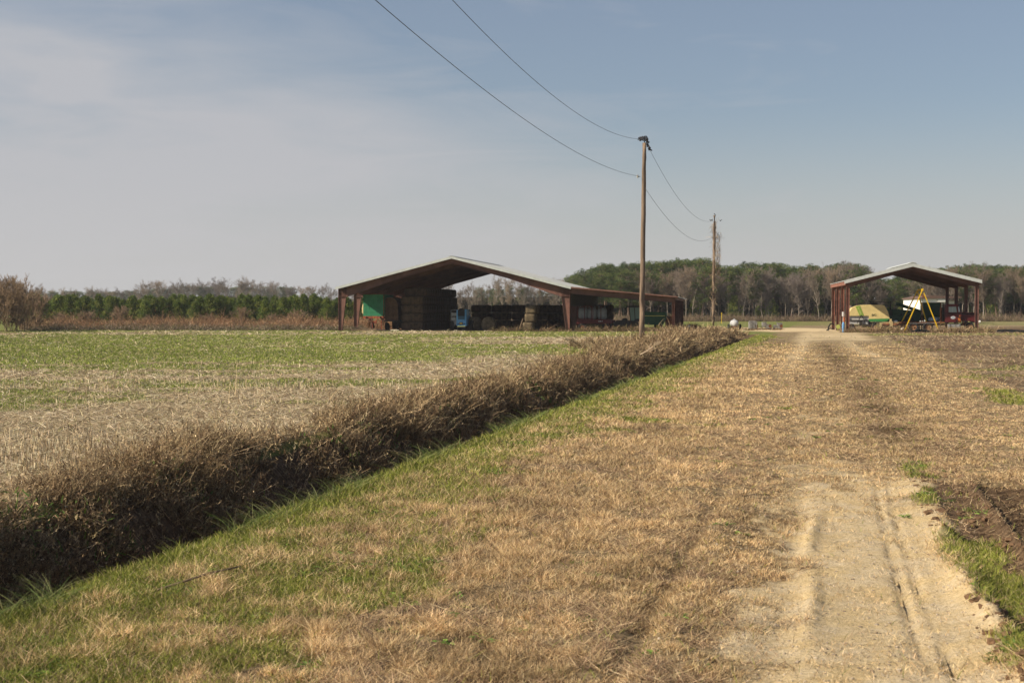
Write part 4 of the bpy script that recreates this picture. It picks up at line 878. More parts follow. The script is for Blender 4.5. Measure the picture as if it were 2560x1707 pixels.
t = MB().box((0, 0, .75), (.09, .05, 1.7)).box((0, 0, 1.55), (.13, .06, .25)).build('marker_post', principled('marker_yellow', (.75, .52, .05), .5), loc=at(1804, 215)); tag(t, 'thin yellow marker post standing in the field by the woods', 'post')
t = MB().box((0, 0, .12), (1.3, .5, .14), rot=(0, .04, .2)).bar((-.6, 0, .1), (.3, .1, .35), .06).build('scrap_iron', RUST, loc=at(1784, 150)); tag(t, 'rusty scrap lying low between the second pole and the tank', 'scrap')

# ---------- under the smaller shed
YEL = principled('cream_yellow_paint', (0.68, 0.54, 0.24), 0.45, noise=0.18, nscale=2)
t = empty('square_baler', sp(0.45, 2.2), RZ, 'cream and green baler with a rounded hood parked at the shed left side', 'baler')
hood = [(.0, 1.55), (.05, 1.9), (.3, 2.3), (.75, 2.5), (1.3, 2.6), (1.9, 2.62), (2.7, 2.6), (3.3, 2.55), (3.65, 1.95), (3.82, 1.3), (1.9, 1.25), (1.85, 1.55)]
MB().prism(hood, 0, 2.1).build('hood', YEL, t)
b = MB(); b.prism([(.62, 2.45), (1.02, 2.545), (1.4, 1.56), (1.0, 1.56)], -.02, 2.12); st_ = b.build('stripe', principled('lime_stripe', (.22, .33, .05), .5), t)
txt('KRONE', .21, principled('pale_lime', (.62, .68, .25), .5), st_, (1.0, -.03, 2.0), (R_(90), R_(69), 0))
txt('BiG', .30, principled('dark_letter', (.03, .05, .02), .5), t, (2.35, -.012, 1.62), (R_(90), 0, 0))
b = MB(); b.prism([(1.9, 1.02), (1.9, 1.25), (3.8, 1.3), (3.55, 1.05), (3.2, 1.0)], -.02, 2.1); b.build('sill', principled('bright_green', (.05, .22, .06), .5), t)
b = MB(); b.box((.9, .3, 1.33), (1.95, .3, .40)); b.box((.9, .3, .92), (1.9, .3, .34)); b.build('side_panel', principled('pale_grey_panel', (.52, .5, .47), .6, noise=.15), t)
b = MB(); b.box((.95, .1, 1.12), (2.0, .1, .08)); b.box((1.1, .05, .85), (.25, .2, .45)); b.box((1.0, .1, .62), (2.2, .3, .12)); b.bar((1.15, -.05, 1.6), (.75, -.05, .8), .06); b.bar((1.2, -.05, 1.6), (1.55, -.05, .8), .06); b.box((2.6, 1, .7), (2.6, 1.6, .5)); b.cyl((1.7, 1, .8), (2.5, 1, 2.7), .3) ; b.build('frame', DARK, t)
b = MB(); b.ball((2.35, 1.0, 2.68), (.45, .5, .12), 12, 6); b.build('top_cover', DARK, t)
wheel(t, .25, .1, .4, .4, .3, rim=GREY); wheel(t, 2.7, .1, .5, .5, .35, rim=YEL)
# grain cart, dark green, behind
t = empty('grain_cart', sp(3.5, 7.5), RZ, 'long dark green auger wagon in the shade behind the yellow hoist', 'wagon')
b = MB(); b.prism([(.3, .9), (0, 2.35), (1.6, 2.2), (4.4, 2.0), (4.2, .9)], 0, 2.2); b.build('hopper', DG, t)
b = MB()
for x in (-.5, 1.4): b.bar((x, 0, 1.0), (x, 0, 2.95), .12)
b.bar((-.7, 0, 2.95), (1.4, 0, 2.85), .07); b.bar((-.7, 0, 2.55), (1.4, 0, 2.55), .06); b.build('rack', DARK, t)
b = MB(); b.cyl((1.9, -.2, 2.75), (4.4, -.2, 1.9), .16); b.build('auger', DG, t)
wheel(t, 1.2, -.1, .6, .6, .4); wheel(t, 3.4, -.1, .6, .6, .4)
t = empty('green_hopper', sp(8.35, 9.5), RZ, 'square dark green hopper standing behind the red truck cab', 'hopper')
b = MB(); b.box((.85, .8, 2.2), (1.75, 1.6, 1.3)); b.prism([(.0, 1.55), (1.7, 1.55), (1.2, .9), (.5, .9)], 0, 1.6); b.build('bin', DG, t)
b = MB(); 
for x in (.05, 1.65): b.bar((x, .1, 0), (x, .1, 1.6), .08); b.bar((x, 1.5, 0), (x, 1.5, 1.6), .08)
b.build('legs', DARK, t)
t = empty('seed_drill', sp(3.6, 12.5), RZ, 'long dark seed drill with many hoses at the back of the smaller shed', 'seed drill')
b = MB(); b.prismx([(0, 1.0), (-.35, 1.75), (.9, 1.75), (.55, 1.0)], .1, 5.2); b.box((2.6, .2, .75), (5.2, .5, .2)); b.build('hopper', DARK, t)
b = MB()
for k in range(14): b.tube([(.3 + k * .36, .1, 1.0), (.25 + k * .36, -.1, .6), (.3 + k * .36, -.2, .15)], .03, 5)
b.build('seed_tubes', BLACK, t)
for k in range(5): b = MB(); b.cyl((.5 + k * 1.05, -.1, .28), (.56 + k * 1.05, -.1, .28), .28, n=16); b.build('disc', DARK, t)
t = empty('dark_tractor', sp(4.0, 4.2), RZ, 'dark open-topped tractor parked between the baler and the truck bed', 'tractor')
b = MB(); b.prism([(0, .8), (0, 1.5), (1.3, 1.6), (1.35, .75)], -.3, .3); b.box((1.9, 0, .85), (1.2, .5, .3)); b.build('bonnet', DG, t)
b = MB(); b.box((2.0, 0, 1.25), (.5, .5, .12)); b.box((2.25, 0, 1.5), (.1, .5, .5)); b.build('seat', BLACK, t)
b = MB(); b.cyl((.7, .1, 1.5), (.7, .1, 2.2), .05); b.tube([(1.35, 0, 1.5), (1.6, 0, 1.75)], .025, 5); b.build('exhaust', BLACK, t)
b = MB(); n = 18; b.tube([(1.6 + .06 * math.sin(2 * math.pi * k / n), .22 * math.cos(2 * math.pi * k / n), 1.76 + .21 * math.sin(2 * math.pi * k / n)) for k in range(n + 1)], .02, 5); b.build('steering_wheel', BLACK, t)
for sy in (-.65, .65): wheel(t, 2.2, sy, .72, .72, .4); wheel(t, .4, sy * .8, .38, .38, .22)
# yellow gantry hoist
YG = principled('hoist_yellow', (0.78, 0.50, 0.02), 0.4, noise=.15, nscale=3)
t = empty('gantry_hoist', at(2307, 133.6), RZ, 'yellow A-frame gantry hoist standing over the truck bed', 'hoist')
def leg(a, b_, y): MB().bar(a, b_, .085).build('leg', YG, t)
leg((-1.72, 0, 0.02), (0.0, 0, 4.12), 0); leg((1.52, 0, 0.0), (.08, 0, 3.72), 0)
MB().bar((-1.95, 3.2, 0.1), (-.1, 3.2, 3.95), .10).build('leg', YG, t); MB().bar((.95, 3.2, .3), (-.1, 3.2, 3.95), .10).build('leg', YG, t)
b = MB(); b.box((-.05, 1.6, 4.0), (.12, 3.5, .2)); b.build('top_beam', YG, t)
b = MB(); b.bar((-1.35, 0, .85), (1.2, 0, .88), .045); b.build('cross_bar', GREY, t)
b = MB(); b.box((.1, .3, 3.42), (.18, .18, .2)); b.tube([(0, .4, 3.6), (.0, .4, 2.2), (-.02, .4, 1.1)], .02, 5); b.box((-.02, .4, 1.05), (.07, .07, .25)); b.build('chain_hoist', RUST, t)
# red truck
TR = principled('maroon_paint', (0.125, 0.022, 0.022), 0.4, noise=.35, nscale=2.5)
t = empty('old_truck', sp(5.6, 2.1), RZ, 'old maroon semi truck with a long bonnet facing right under the shed', 'truck')
TY = .0
def X(px): return (px - 2264) * 0.0384         # truck runs from the rear axle end to the grille
b = MB(); b.prism([(X(2362), .95), (X(2362), 2.55), (X(2365), 2.68), (X(2388), 2.68), (X(2393), 2.6), (X(2399.5), 1.92), (X(2401), 1.9), (X(2401), .95)], TY, TY + 1.9); b.build('cab', TR, t)
b = MB(); b.prism([(X(2401), 1.10), (X(2401), 1.9), (X(2440), 1.86), (X(2442), 1.6), (X(2442), .9), (X(2430), .95), (X(2424), 1.12), (X(2412), 1.12)], TY + .25, TY + 1.65); b.build('bonnet', TR, t)
b = MB(); b.box((X(2418), TY + .05, 1.12), (X(2440) - X(2404), .45, .07), rot=(0, .12, 0)); b.box((X(2405), TY + .1, .9), (.1, .4, .5)); b.build('fender', TR, t)
b = MB(); b.box((X(2381), TY - .012, 1.78), (1.45, .03, .06)); b.box((X(2421), TY + .235, 1.74), (1.5, .03, .09)); b.box((X(2443), TY + .95, 1.25), (.06, 1.2, .9)); b.build('dark_trim', BLACK, t)
b = MB(); b.prism([(X(2370.5), 1.9), (X(2370.5), 2.4), (X(2388), 2.42), (X(2390), 1.9)], TY - .015, TY + .02); b.build('side_window', principled('pale_window', (.30, .38, .34), .15, spec=.7), t)
b = MB(); b.add([(X(2392.5), TY - .012, 2.42), (X(2395), TY - .012, 2.42), (X(2398), TY - .012, 1.93), (X(2394), TY - .012, 1.93)], [(0, 1, 2, 3)]); b.box((X(2380), TY - .02, 2.15), (.03, .03, .5)); b.build('vent_window', principled('pale_reflection', (.5, .55, .55), .2), t)
b = MB(); n = 20; b.add([(X(2381) + .22 * math.cos(2 * math.pi * k / n), TY - .012, 1.39 + .14 * math.sin(2 * math.pi * k / n)) for k in range(n)], [tuple(range(n - 1, -1, -1))]); em = b.build('door_emblem', principled('pale_emblem', (.52, .54, .56), .5), t)
MB().box((X(2381), TY - .022, 1.40), (.26, .012, .035)).build('lettering', principled('emblem_blue', (.05, .09, .2), .5), em)
for px in (2352.5, 2357.5):
    b = MB(); b.cyl((X(px), TY + .2, 1.0), (X(px), TY + .2, 2.35), .10); b.cyl((X(px), TY + .2, 2.35), (X(px), TY + .2, 2.82), .05); b.build('exhaust_stack', RUST if px < 2355 else DARK, t)
b = MB(); b.box((X(2383), TY + .15, .60), (1.15, .35, .32)); b.box((X(2371), TY + .1, .45), (.18, .4, .65)); b.box((X(2397), TY + .1, .5), (.12, .4, .6)); b.box((X(2385), TY + .05, .40), (.8, .3, .04)); b.build('fuel_tank', principled('dull_aluminium', (.50, .49, .46), .4, .5, noise=.3, nscale=4), t)
b = MB(); b.box((X(2306), TY + .95, .92), (4.2, 2.0, .12)); b.box((X(2330), TY + .6, .72), (7, .12, .2)); b.box((X(2330), TY + 1.3, .72), (7, .12, .2)); b.build('deck', RUST, t)
TAN = principled('tan_rim', (.42, .26, .14), .7, col2=(.22, .10, .05), nscale=5)
for px in (2286, 2321.5): wheel(t, X(px), TY + .1, .48, .48, .5, rim=TAN)
wheel(t, X(2421), TY + .1, .48, .48, .28, rim=TAN)
b = MB(); b.cyl((X(2442), TY - .05, 1.0), (X(2446), TY - .05, 1.0), .12, .13, 14); b.build('headlight', WHITE, t)
b = MB(); b.prism([(X(2393), 1.02), (X(2394), 1.5), (X(2397), 1.62), (X(2400), 1.02)], TY - .15, TY - .02); b.box((X(2396.5), TY - .1, .98), (.25, .15, .1)); b.build('marker_lamp', principled('orange_lens', (.62, .20, .05), .4), t)
# loose items near the truck
def bag(px, d, z, size, mat, lab, seed=0, cat='bag', nm='bag'):
    random.seed(seed + 50); b = MB(); b.ball((0, 0, size[2] * .8), size, 12, 8, .10); b.v = [(x, y, max(z_, 0)) for x, y, z_ in b.v]
    return tag(b.build(nm, mat, smooth=True, loc=at(px, d, z)), lab, cat)
TARP = principled('blue_grey_tarp', (.34, .40, .46), .6, noise=.45, nscale=5)
bag(2336, 136.2, .98, (.60, .5, .26), TARP, 'blue grey tarp bundle on the truck bed behind the cab', 1, 'tarp', 'tarp_bundle')
bag(2343, 134.6, 0, (.24, .3, .22), TARP, 'grey sack on the ground right of the truck rear wheel', 2)
bag(2353, 134.9, 0, (.22, .3, .20), TARP, 'smaller grey sack on the ground under the truck', 3)
bag(2257, 134.2, 0, (.22, .25, .26), principled('pale_rock', (.58, .50, .40), .9, noise=.3, nscale=6), 'pale rock lying at the hoist left foot', 4, 'rock', 'rock')
bag(2239, 136.5, .92, (.20, .2, .13), WHITE, 'white sack lying on the cream toolbar', 5)
CRM = principled('cream_beam', (.52, .40, .20), .6, noise=.3, nscale=3)
t = empty('toolbar', at(2193, 135.4), RZ, 'cream square-tube implement toolbar in front of the baler', 'implement')
b = MB(); b.box((1.0, 0, .92), (2.0, .12, .09)); b.box((.2, 0, .72), (.42, .3, .42)); b.box((1.28, 0, .78), (.32, .3, .5)); b.box((1.0, .05, .55), (2.0, .10, .06)); b.box((1.25, 0, 1.12), (.18, .18, .28)); b.build('beam', CRM, t)
b = MB(); b.cyl((.45, -.05, .72), (1.1, -.05, .72), .14); b.cyl((1.45, -.05, .72), (1.95, -.05, .72), .12); b.build('roller', RUST, t)
b = MB(); 
for x in (.3, 1.0, 1.7): b.bar((x, 0, .9), (x + .1, .2, 0), .07)
b.build('legs', DARK, t)
t = MB().cyl((0, 0, 0), (0, 0, .85), .13, .12, 14).cyl((0, 0, .85), (0, 0, .98), .12, .04, 14).build('blue_barrel', principled('barrel_blue', (.14, .32, .58), .5), loc=at(2108.5, 133.9)); tag(t, 'narrow light blue drum against the shed front left post', 'drum')
t = MB().box((0, 0, .95), (.13, .15, .95)).bar((0, 0, .2), (0, 0, .6), .06).build('pump_stand', principled('orange_paint', (.5, .14, .04), .6, noise=.4), loc=at(2110, 136)); tag(t, 'orange stand behind the light blue drum', 'stand')
t = MB().box((0, 0, 1.72), (.14, .2, .42)).bar((0, 0, .0), (0, 0, 1.6), .05).build('meter_box', WHITE, loc=at(2107.5, 136.5)); tag(t, 'small white box on a stem above the orange stand', 'box')
t = MB().cyl((0, 0, .45), (0.12, .25, .45), .22, n=18).bar((0, .1, 0), (0, .1, .5), .08).build('hose_reel', principled('lime_reel', (.26, .29, .07), .6), loc=at(2095.5, 141)); tag(t, 'yellow green reel between the shed left posts', 'reel')
b = MB(); b.tube([(-.3, 0, 0), (-.28, 0, .35), (-.1, 0, .68), (.15, 0, .75), (.3, 0, .55)], .07, 8); b.tube([(-.5, 0, .02), (-.1, 0, .25), (.3, 0, .15)], .05, 6)
tag(b.build('scrap_hoop', BLACK, loc=at(2078, 144)), 'black curved scrap leaning at the shed rear left post', 'scrap')

# ------------------------------------------------------------------ poles, wires, birds
POLE = principled('pole_wood', (0.245, 0.175, 0.12), 0.9, col2=(0.12, 0.09, 0.07), nscale=2.2, bump=0.6, bscale=12)
pt = POLE.node_tree
for nd in list(pt.nodes):
    if nd.type == 'TEX_NOISE':
        mm = N(pt, 'ShaderNodeMapping'); mm.inputs['Scale'].default_value = (6, 6, 0.35); src = nd.inputs['Vector'].links[0].from_socket
        pt.links.new(src, mm.inputs[0]); pt.links.new(mm.outputs[0], nd.inputs['Vector'])
def pole(base, top, r0, r1, lab):
    t = empty('utility_pole', base, 0, lab, 'utility pole', 'utility poles'); d = Vector(top) - Vector(base)
    pts = [d * (k / 14) + Vector((random.uniform(-.012, .012), random.uniform(-.012, .012), 0)) for k in range(15)]; pts[0].z -= .6
    MB().tube(pts, [r0 + (r1 - r0) * k / 14 for k in range(15)], 14).build('post', POLE, t, smooth=True); return t, d
p0, _ = pole((-12.7, -10, 0), (-12.7, -10, 13.9), .2, .13, 'weathered pole behind the camera carrying the two wires')
p1, d1 = pole((8.66, 95, 0), (8.82, 95, 13.25), .185, .135, 'tall weathered wooden pole standing in brush beside the ditch')
p2, d2 = pole((24.35, 172, 0), (24.45, 172, 13.5), .21, .15, 'farther wooden pole wrapped in dry vines with birds about its top')
def insul(par, z, dx):
    b = MB(); b.cyl((0, 0, z - .05), (0, 0, z + .05), .19, n=10) if False else None
    b = MB(); b.bar((dx * .4, 0, z), (dx, 0, z), .05); b.cyl((dx, -.05, z - .09), (dx, -.05, z + .10), .06, .05, 8)
    b.build('insulator', principled('insulator_grey', (.35, .34, .31), .4), par)
insul(p1, 11.02, -.3); insul(p2, 12.9, -.22); insul(p2, 10.85, -.2)
b = MB(); b.bar((0.16, 0, 13.1), (.16, 0, 13.55), .06); b.build('top_pin', DARK, p1)
WIRE = principled('wire', (.05, .05, .055), .5, .3)
def wire(a, c, sag, lab, r=.011):
    a, c = Vector(a), Vector(c); n = 60
    pts = [a.lerp(c, k / n) - Vector((0, 0, 4 * sag * (k / n) * (1 - k / n))) for k in range(n + 1)]
    tag(MB().tube(pts, r, 5).build('overhead_wire', WIRE), lab, 'wire'); return pts
wire((8.55, 95, 13.5), (-12.7, -10, 18.3), 4.2, 'upper overhead wire sweeping from the top left to the nearer pole')
wire((8.4, 95, 11.05), (-12.7, -10, 13.87), 2.69, 'lower overhead wire sweeping from the top left to the nearer pole')
pts = wire((9.1, 95, 12.95), (24.25, 172, 12.87), 1.62, 'upper wire sagging between the nearer and the vine covered pole', .012)
wire((8.85, 95, 10.28), (24.2, 172, 10.85), 1.62, 'lower wire sagging between the nearer and the vine covered pole', .012)
# clump at the pole top
random.seed(5); b = MB(); path = [(8.40, 13.55), (8.55, 13.52), (8.72, 13.50), (8.80, 13.66), (8.95, 13.56), (9.03, 13.35), (9.08, 13.1), (9.16, 12.92), (9.25, 12.78)]
for i in range(len(path) - 1):
    (xa, za), (xb, zb) = path[i], path[i + 1]
    for k in range(9):
        tt = random.random(); sp_ = .11 * (1 - .4 * i / 8)
        b.ball((xa + (xb - xa) * tt + random.uniform(-sp_, sp_), 95 + random.uniform(-.12, .12), za + (zb - za) * tt + random.uniform(-sp_, sp_)), random.uniform(.035, .07), 6, 5, .15)
b.tube([(x, 95, z) for x, z in path], .03, 5)
tag(b.build('vine_clump', principled('dark_clump', (.05, .05, .06), .8, noise=.4, nscale=12)), 'lumpy dark dried clump on the wire at the nearer pole top', 'dried vine')
def bird(loc, rz, lab, fly=False):
    v = [(-.14, 0, .0), (-.06, 0, .03), (.02, 0, .06), (.08, 0, .12), (.12, 0, .15), (.165, 0, .145)] if not fly else [(-.16, 0, 0), (-.06, 0, 0), (.02, 0, 0), (.09, 0, .01), (.13, 0, .02), (.17, 0, .02)]
    r = [.012, .035, .05, .042, .032, .006]
    b = MB().tube(v, r, 8)
    b.add([(-.12, -.02, 0), (-.12, .02, 0), (-.27, .035, -.05), (-.27, -.035, -.05)], [(0, 1, 2, 3)])
    if fly:
        for sg in (-1, 1): b.add([(.06, .02 * sg, .02), (-.05, .02 * sg, .02), (-.10, .2 * sg, .12), (.02, .22 * sg, .14), (-.06, .32 * sg, .08)], [(0, 1, 2, 3), (3, 2, 4)])
    else: b.tube([(0, 0, .03), (0, 0, -.05)], .008, 4)
    tag(b.build('bird', principled('bird_black', (.015, .015, .02), .6), smooth=True, loc=loc, rz=rz), lab, 'bird', 'black birds about the farther pole')
def onwire(k, dz=.055): p = pts[k]; return (p.x, p.y, p.z + dz)
bird(onwire(56), 2.2, 'left of the two small black birds perched on the wire')
bird(onwire(58), 0.6, 'small black bird on the wire next to the vine covered pole')
bird((24.5, 172, 13.56), 2.6, 'small black bird perched on top of the vine covered pole')
bird((25.1, 171.5, 12.82), 0.9, 'black bird flying just right of the vine covered pole', True)
# vines on the far pole
n = 700; a = rng.uniform(0, 2 * np.pi, n); z = rng.random(n) ** 0.7 * 12.6
P = np.stack([24.35 + .19 * np.cos(a) + .005 * z, 172 + .19 * np.sin(a), z], 1)
P[:, 0] += np.where((z > 7) & (z < 11.5), rng.random(n) * .35, 0); D = unit(np.stack([np.cos(a) * .5, np.sin(a) * .5, rng.normal(-.2, 1, n)], 1))
vn_ = strands('dry_vines', P, D, rng.uniform(.2, .9, n), np.full(n, .03), rng.normal(0, .2, (n, 3)), pick(n, BR + [(.3, .2, .14)]), mat=M_twig, segs=3)
vn_.parent = p2; vn_.location = (-24.35, -172, 0)
n = 260; z = 6.5 + 5 * rng.random(n); P = np.stack([24.65 + rng.random(n) * .55, 172 + rng.normal(0, .2, n), z], 1)
vn2 = strands('hanging_tendrils', P, unit(np.stack([rng.normal(0, .15, n), rng.normal(0, .15, n), -np.ones(n)], 1)), rng.uniform(.2, 1.3, n), np.full(n, .018), rng.normal(0, .15, (n, 3)), pick(n, BR), mat=M_twig, segs=3)
vn2.parent = p2; vn2.location = (-24.35, -172, 0)

# ------------------------------------------------------------------ weeds round the buildings
def scatter_brush(name, pts_, h, rad, per, lab, cols_=BR, **kw):
    P = np.array([(p[0], p[1]) for p in pts_]); n = len(P)
    brush(name, P[:, 0], P[:, 1], np.full(n, h) * rng.uniform(.6, 1.2, n), np.full(n, rad), per, cols_, lab, w0=.012, wd=60, **kw)
WB = [(0.30, 0.20, 0.12), (0.22, 0.14, 0.085), (0.38, 0.28, 0.17), (0.20, 0.18, 0.07)]
scatter_brush('barn_weeds', [bp(random.uniform(22.6, 34.5), random.uniform(-.9, .4)) for _ in range(110)] + [bp(random.uniform(16, 23), random.uniform(-.6, .2)) for _ in range(20)] + [bp(33.5 + random.uniform(0, 2), random.uniform(0, 25)) for _ in range(40)], .75, .35, 26, 'dry brown weeds along the lean-to front', WB, cat='weeds')
scatter_brush('shed_weeds', [sp(random.uniform(-.3, 5.8), random.uniform(-.8, .6)) for _ in range(60)] + [sp(random.gauss(3.1, .45), random.uniform(-.5, .5)) for _ in range(18)] + [sp(random.uniform(8.0, 13.2), random.uniform(-1.4, .8)) for _ in range(75)], .85, .4, 28, 'dry tangled weeds along the smaller shed front', WB, cat='weeds')
scatter_brush('pad_weeds', [at(random.uniform(1790, 1960), random.uniform(146, 158)) for _ in range(60)], .3, .4, 16, 'low dry weeds around the old engines', WB, cat='weeds')

# ------------------------------------------------------------------ trees
def seg_mesh(segs, nsd):
    """segs: array (n, 8): p0 xyz, p1 xyz, r0, r1 -> open tubes"""
    S = np.array(segs, float); n = len(S); p0, p1 = S[:, :3], S[:, 3:6]; d = unit(p1 - p0)
    ref = np.where(np.abs(d[:, 2:3]) < 0.9, np.array([[0, 0, 1.0]]), np.array([[1.0, 0, 0]])); u = unit(np.cross(d, ref)); v = np.cross(d, u)
    V = np.zeros((n, 2, nsd, 3)); 
    for k in range(nsd):
        t = 2 * math.pi * k / nsd; e = u * math.cos(t) + v * math.sin(t)
        V[:, 0, k] = p0 + e * S[:, 6:7]; V[:, 1, k] = p1 + e * S[:, 7:8]
    b = np.arange(n)[:, None] * 2 * nsd
    F = np.concatenate([np.stack([b + k, b + (k + 1) % nsd, b + nsd + (k + 1) % nsd, b + nsd + k], -1) for k in range(nsd)], 1).reshape(-1, 4)
    return V.reshape(-1, 3), F
def to_mesh(name, V, F, col, mat):
    return mesh_np(name, V, F.ravel(), np.arange(len(F)) * F.shape[1], np.full(len(F), F.shape[1]), [mat], col=col, link=False)
def grow(r, H, nl=14, low=.25, spread=.9, tw=.012, dens=1.0, up=.5, forks=1):
    trunk, twigs = [], []
    p = np.array([0, 0, -.2]); d = np.array([r.normal(0, .05), r.normal(0, .05), 1.0]); pts = [p]; nk = 9
    for k in range(nk):
        d = d + r.normal(0, .07, 3) * np.array([1, 1, 0]); d /= np.linalg.norm(d); p = p + d * H * .93 / nk; pts.append(p)
    R0 = .011 * H + .03
    for k in range(nk): trunk.append([*pts[k], *pts[k + 1], R0 * (1 - k / nk * .9), R0 * (1 - (k + 1) / nk * .9)])
    def at_h(t): f = t * nk; i = min(int(f), nk - 1); return pts[i] + (pts[i + 1] - pts[i]) * (f - i)
    def branch(p, d, L, rad, lev):
        n = 3 if lev < 2 else 2; q = p; out_ = []
        for k in range(n):
            d2 = d + r.normal(0, .18, 3) + np.array([0, 0, up * .12]); d2 /= np.linalg.norm(d2); e = q + d2 * L / n
            ra, rb = rad * (1 - .6 * k / n), rad * (1 - .6 * (k + 1) / n)
            (trunk if lev == 0 else twigs).append([*q, *e, max(ra, tw), max(rb, tw * .8)]); q = e; d = d2; out_.append((q, d))
        if lev >= 3: return
        m = int([6, 6, 5][lev] * dens)
        for _ in range(m):
            q, dd = out_[r.integers(0, n)]; t = r.random() * L / n
            d3 = dd * .9 + r.normal(0, .55, 3) + np.array([0, 0, up * .35]); d3 /= np.linalg.norm(d3)
            branch(q - dd * t, d3, L * r.uniform(.38, .62), rad * .42, lev + 1)
    for k in range(nl):
        t = low + (1 - low) * (k + r.random()) / nl; a = r.uniform(0, 2 * math.pi); h = .25 + .75 * math.sin(math.pi * min(1, (1 - t) * 1.2 + .18))
        d = np.array([math.cos(a), math.sin(a), up + .6 * t]); d /= np.linalg.norm(d)
        branch(at_h(min(t, .98)), d, H * .30 * spread * h + .4, R0 * .42 * (1.1 - t * .7), 0)
    return trunk, twigs
def bare_tree(seed, H, c1, c2, **kw):
    r = np.random.default_rng(seed); tr, tw_ = grow(r, H, **kw)
    V, F = seg_mesh(tr, 5); col = np.tile(np.array(c1), (len(V), 1)) * r.uniform(.8, 1.2, (len(V), 1)); m1 = to_mesh('trunk', V, F, col, M_twig)
    V, F = seg_mesh(tw_, 3); m2 = to_mesh('crown', V, F, np.tile(np.array(c2), (len(V), 1)) * np.repeat(r.uniform(.7, 1.3, (len(tw_), 1)), 6, 0), M_twig)
    return m1, m2
def leaf_cloud(r, C_, R_a, per, size, cols_, upb=.2, stretch=(1, 1, .75), aspect=2.6):
    n = len(C_) * per; idx = np.repeat(np.arange(len(C_)), per)
    d = unit(r.normal(0, 1, (n, 3))); rad = R_a[idx] * (.35 + .65 * r.random(n) ** .6)
    p = C_[idx] + d * rad[:, None] * np.array(stretch)
    ax = unit(d * .6 + r.normal(0, .6, (n, 3)) + np.array([0, 0, upb])); sd_ = unit(np.cross(ax, r.normal(0, 1, (n, 3))))
    L = size * r.uniform(.6, 1.3, n)[:, None]; w = L / aspect
    V = np.stack([p - sd_ * w * .5, p + sd_ * w * .5, p + ax * L + sd_ * w * .25, p + ax * L - sd_ * w * .25], 1).reshape(-1, 3)
    F = np.arange(n * 4).reshape(-1, 4)
    cl = np.array(cols_)[r.integers(0, len(cols_), len(C_))][idx] * r.uniform(.7, 1.35, (n, 1)) * (r.uniform(.8, 1.2, len(C_))[idx])[:, None]
    return V, F, np.repeat(cl, 4, 0)
PG = [(0.066, 0.10, 0.03), (0.095, 0.13, 0.036), (0.045, 0.072, 0.028), (0.13, 0.155, 0.045)]
def pine(seed, H, base=.4, wid=.2, cols_=PG):
    r = np.random.default_rng(seed); tr = []; p = np.array([0, 0, -.2]); nk = 8; pts = [p]
    for k in range(nk): p = p + np.array([r.normal(0, .06), r.normal(0, .06), H * .96 / nk]); pts.append(p)
    for k in range(nk): tr.append([*pts[k], *pts[k + 1], .16 * (1 - k / nk * .85), .16 * (1 - (k + 1) / nk * .85)])
    Cc, Rr = [], []
    nb_ = 46
    for k in range(nb_):
        t = base + (1 - base) * (k + .5) / nb_; q = pts[min(int(t * nk), nk - 1)] * 1.0; q[2] = t * H * .96; a = k * 2.4 + r.normal(0, .4)
        prof = math.sin(math.pi * (1 - (t - base) / (1 - base)) ** .75 * .86 + .12) ** .7
        L = wid * H * prof * r.uniform(.55, 1.1) + .15; e = q + np.array([math.cos(a) * L, math.sin(a) * L, L * r.uniform(.05, .45)])
        tr.append([*q, *e, .05, .02])
        for f in ((.55, 1.0) if L > 1 else (1.0,)): Cc.append(q + (e - q) * f + r.normal(0, .12, 3)); Rr.append(r.uniform(.35, .68) * (H / 12) ** .5)
    V, F = seg_mesh(tr, 5); m1 = to_mesh('trunk', V, F, np.tile(np.array((.16, .11, .085)), (len(V), 1)), M_twig)
    V, F, cl = leaf_cloud(r, np.array(Cc), np.array(Rr), 80, .20, cols_, .5, (1, 1, .75), 3.4); m2 = to_mesh('crown', V, F, cl, M_leaf)
    return m1, m2
YP = [(0.10, 0.145, 0.03), (0.15, 0.19, 0.038), (0.06, 0.095, 0.026), (0.20, 0.22, 0.05)]
def young_pine(seed, H):
    r = np.random.default_rng(seed); tr = [[0, 0, -.1, 0, 0, H, .07, .01]]; Cc, Rr = [], []
    for k in range(54):
        t = .06 + .92 * k / 54; a = k * 2.4; L = (.30 * H * (1 - t) ** .75 + .08) * r.uniform(.7, 1.15); q = np.array([0, 0, t * H]); e = q + np.array([math.cos(a) * L, math.sin(a) * L, L * .55])
        tr.append([*q, *e, .02, .01]); Cc += [e, q + (e - q) * .55]; Rr += [r.uniform(.22, .36), r.uniform(.22, .36)]
    Cc.append(np.array([0, 0, H])); Rr.append(.15)
    V, F = seg_mesh(tr, 4); m1 = to_mesh('trunk', V, F, np.tile(np.array((.14, .10, .07)), (len(V), 1)), M_twig)
    V, F, cl = leaf_cloud(r, np.array(Cc), np.array(Rr), 34, .2, YP, .9, (1, 1, 1.1), 3.2); m2 = to_mesh('crown', V, F, cl, M_leaf); return m1, m2
GRYT, GRYW = (.27, .23, .19), (.185, .15, .125)
BT = [bare_tree(200 + i, 10, GRYT, c, nl=15 + i, low=l, spread=sp2, up=u) for i, (c, l, sp2, u) in enumerate((((.22, .175, .14), .25, .8, .6), ((.18, .145, .12), .35, .95, .5), ((.26, .21, .16), .3, .75, .9), ((.20, .165, .145), .2, 1.0, .45), ((.235, .18, .13), .4, .85, .7)))]
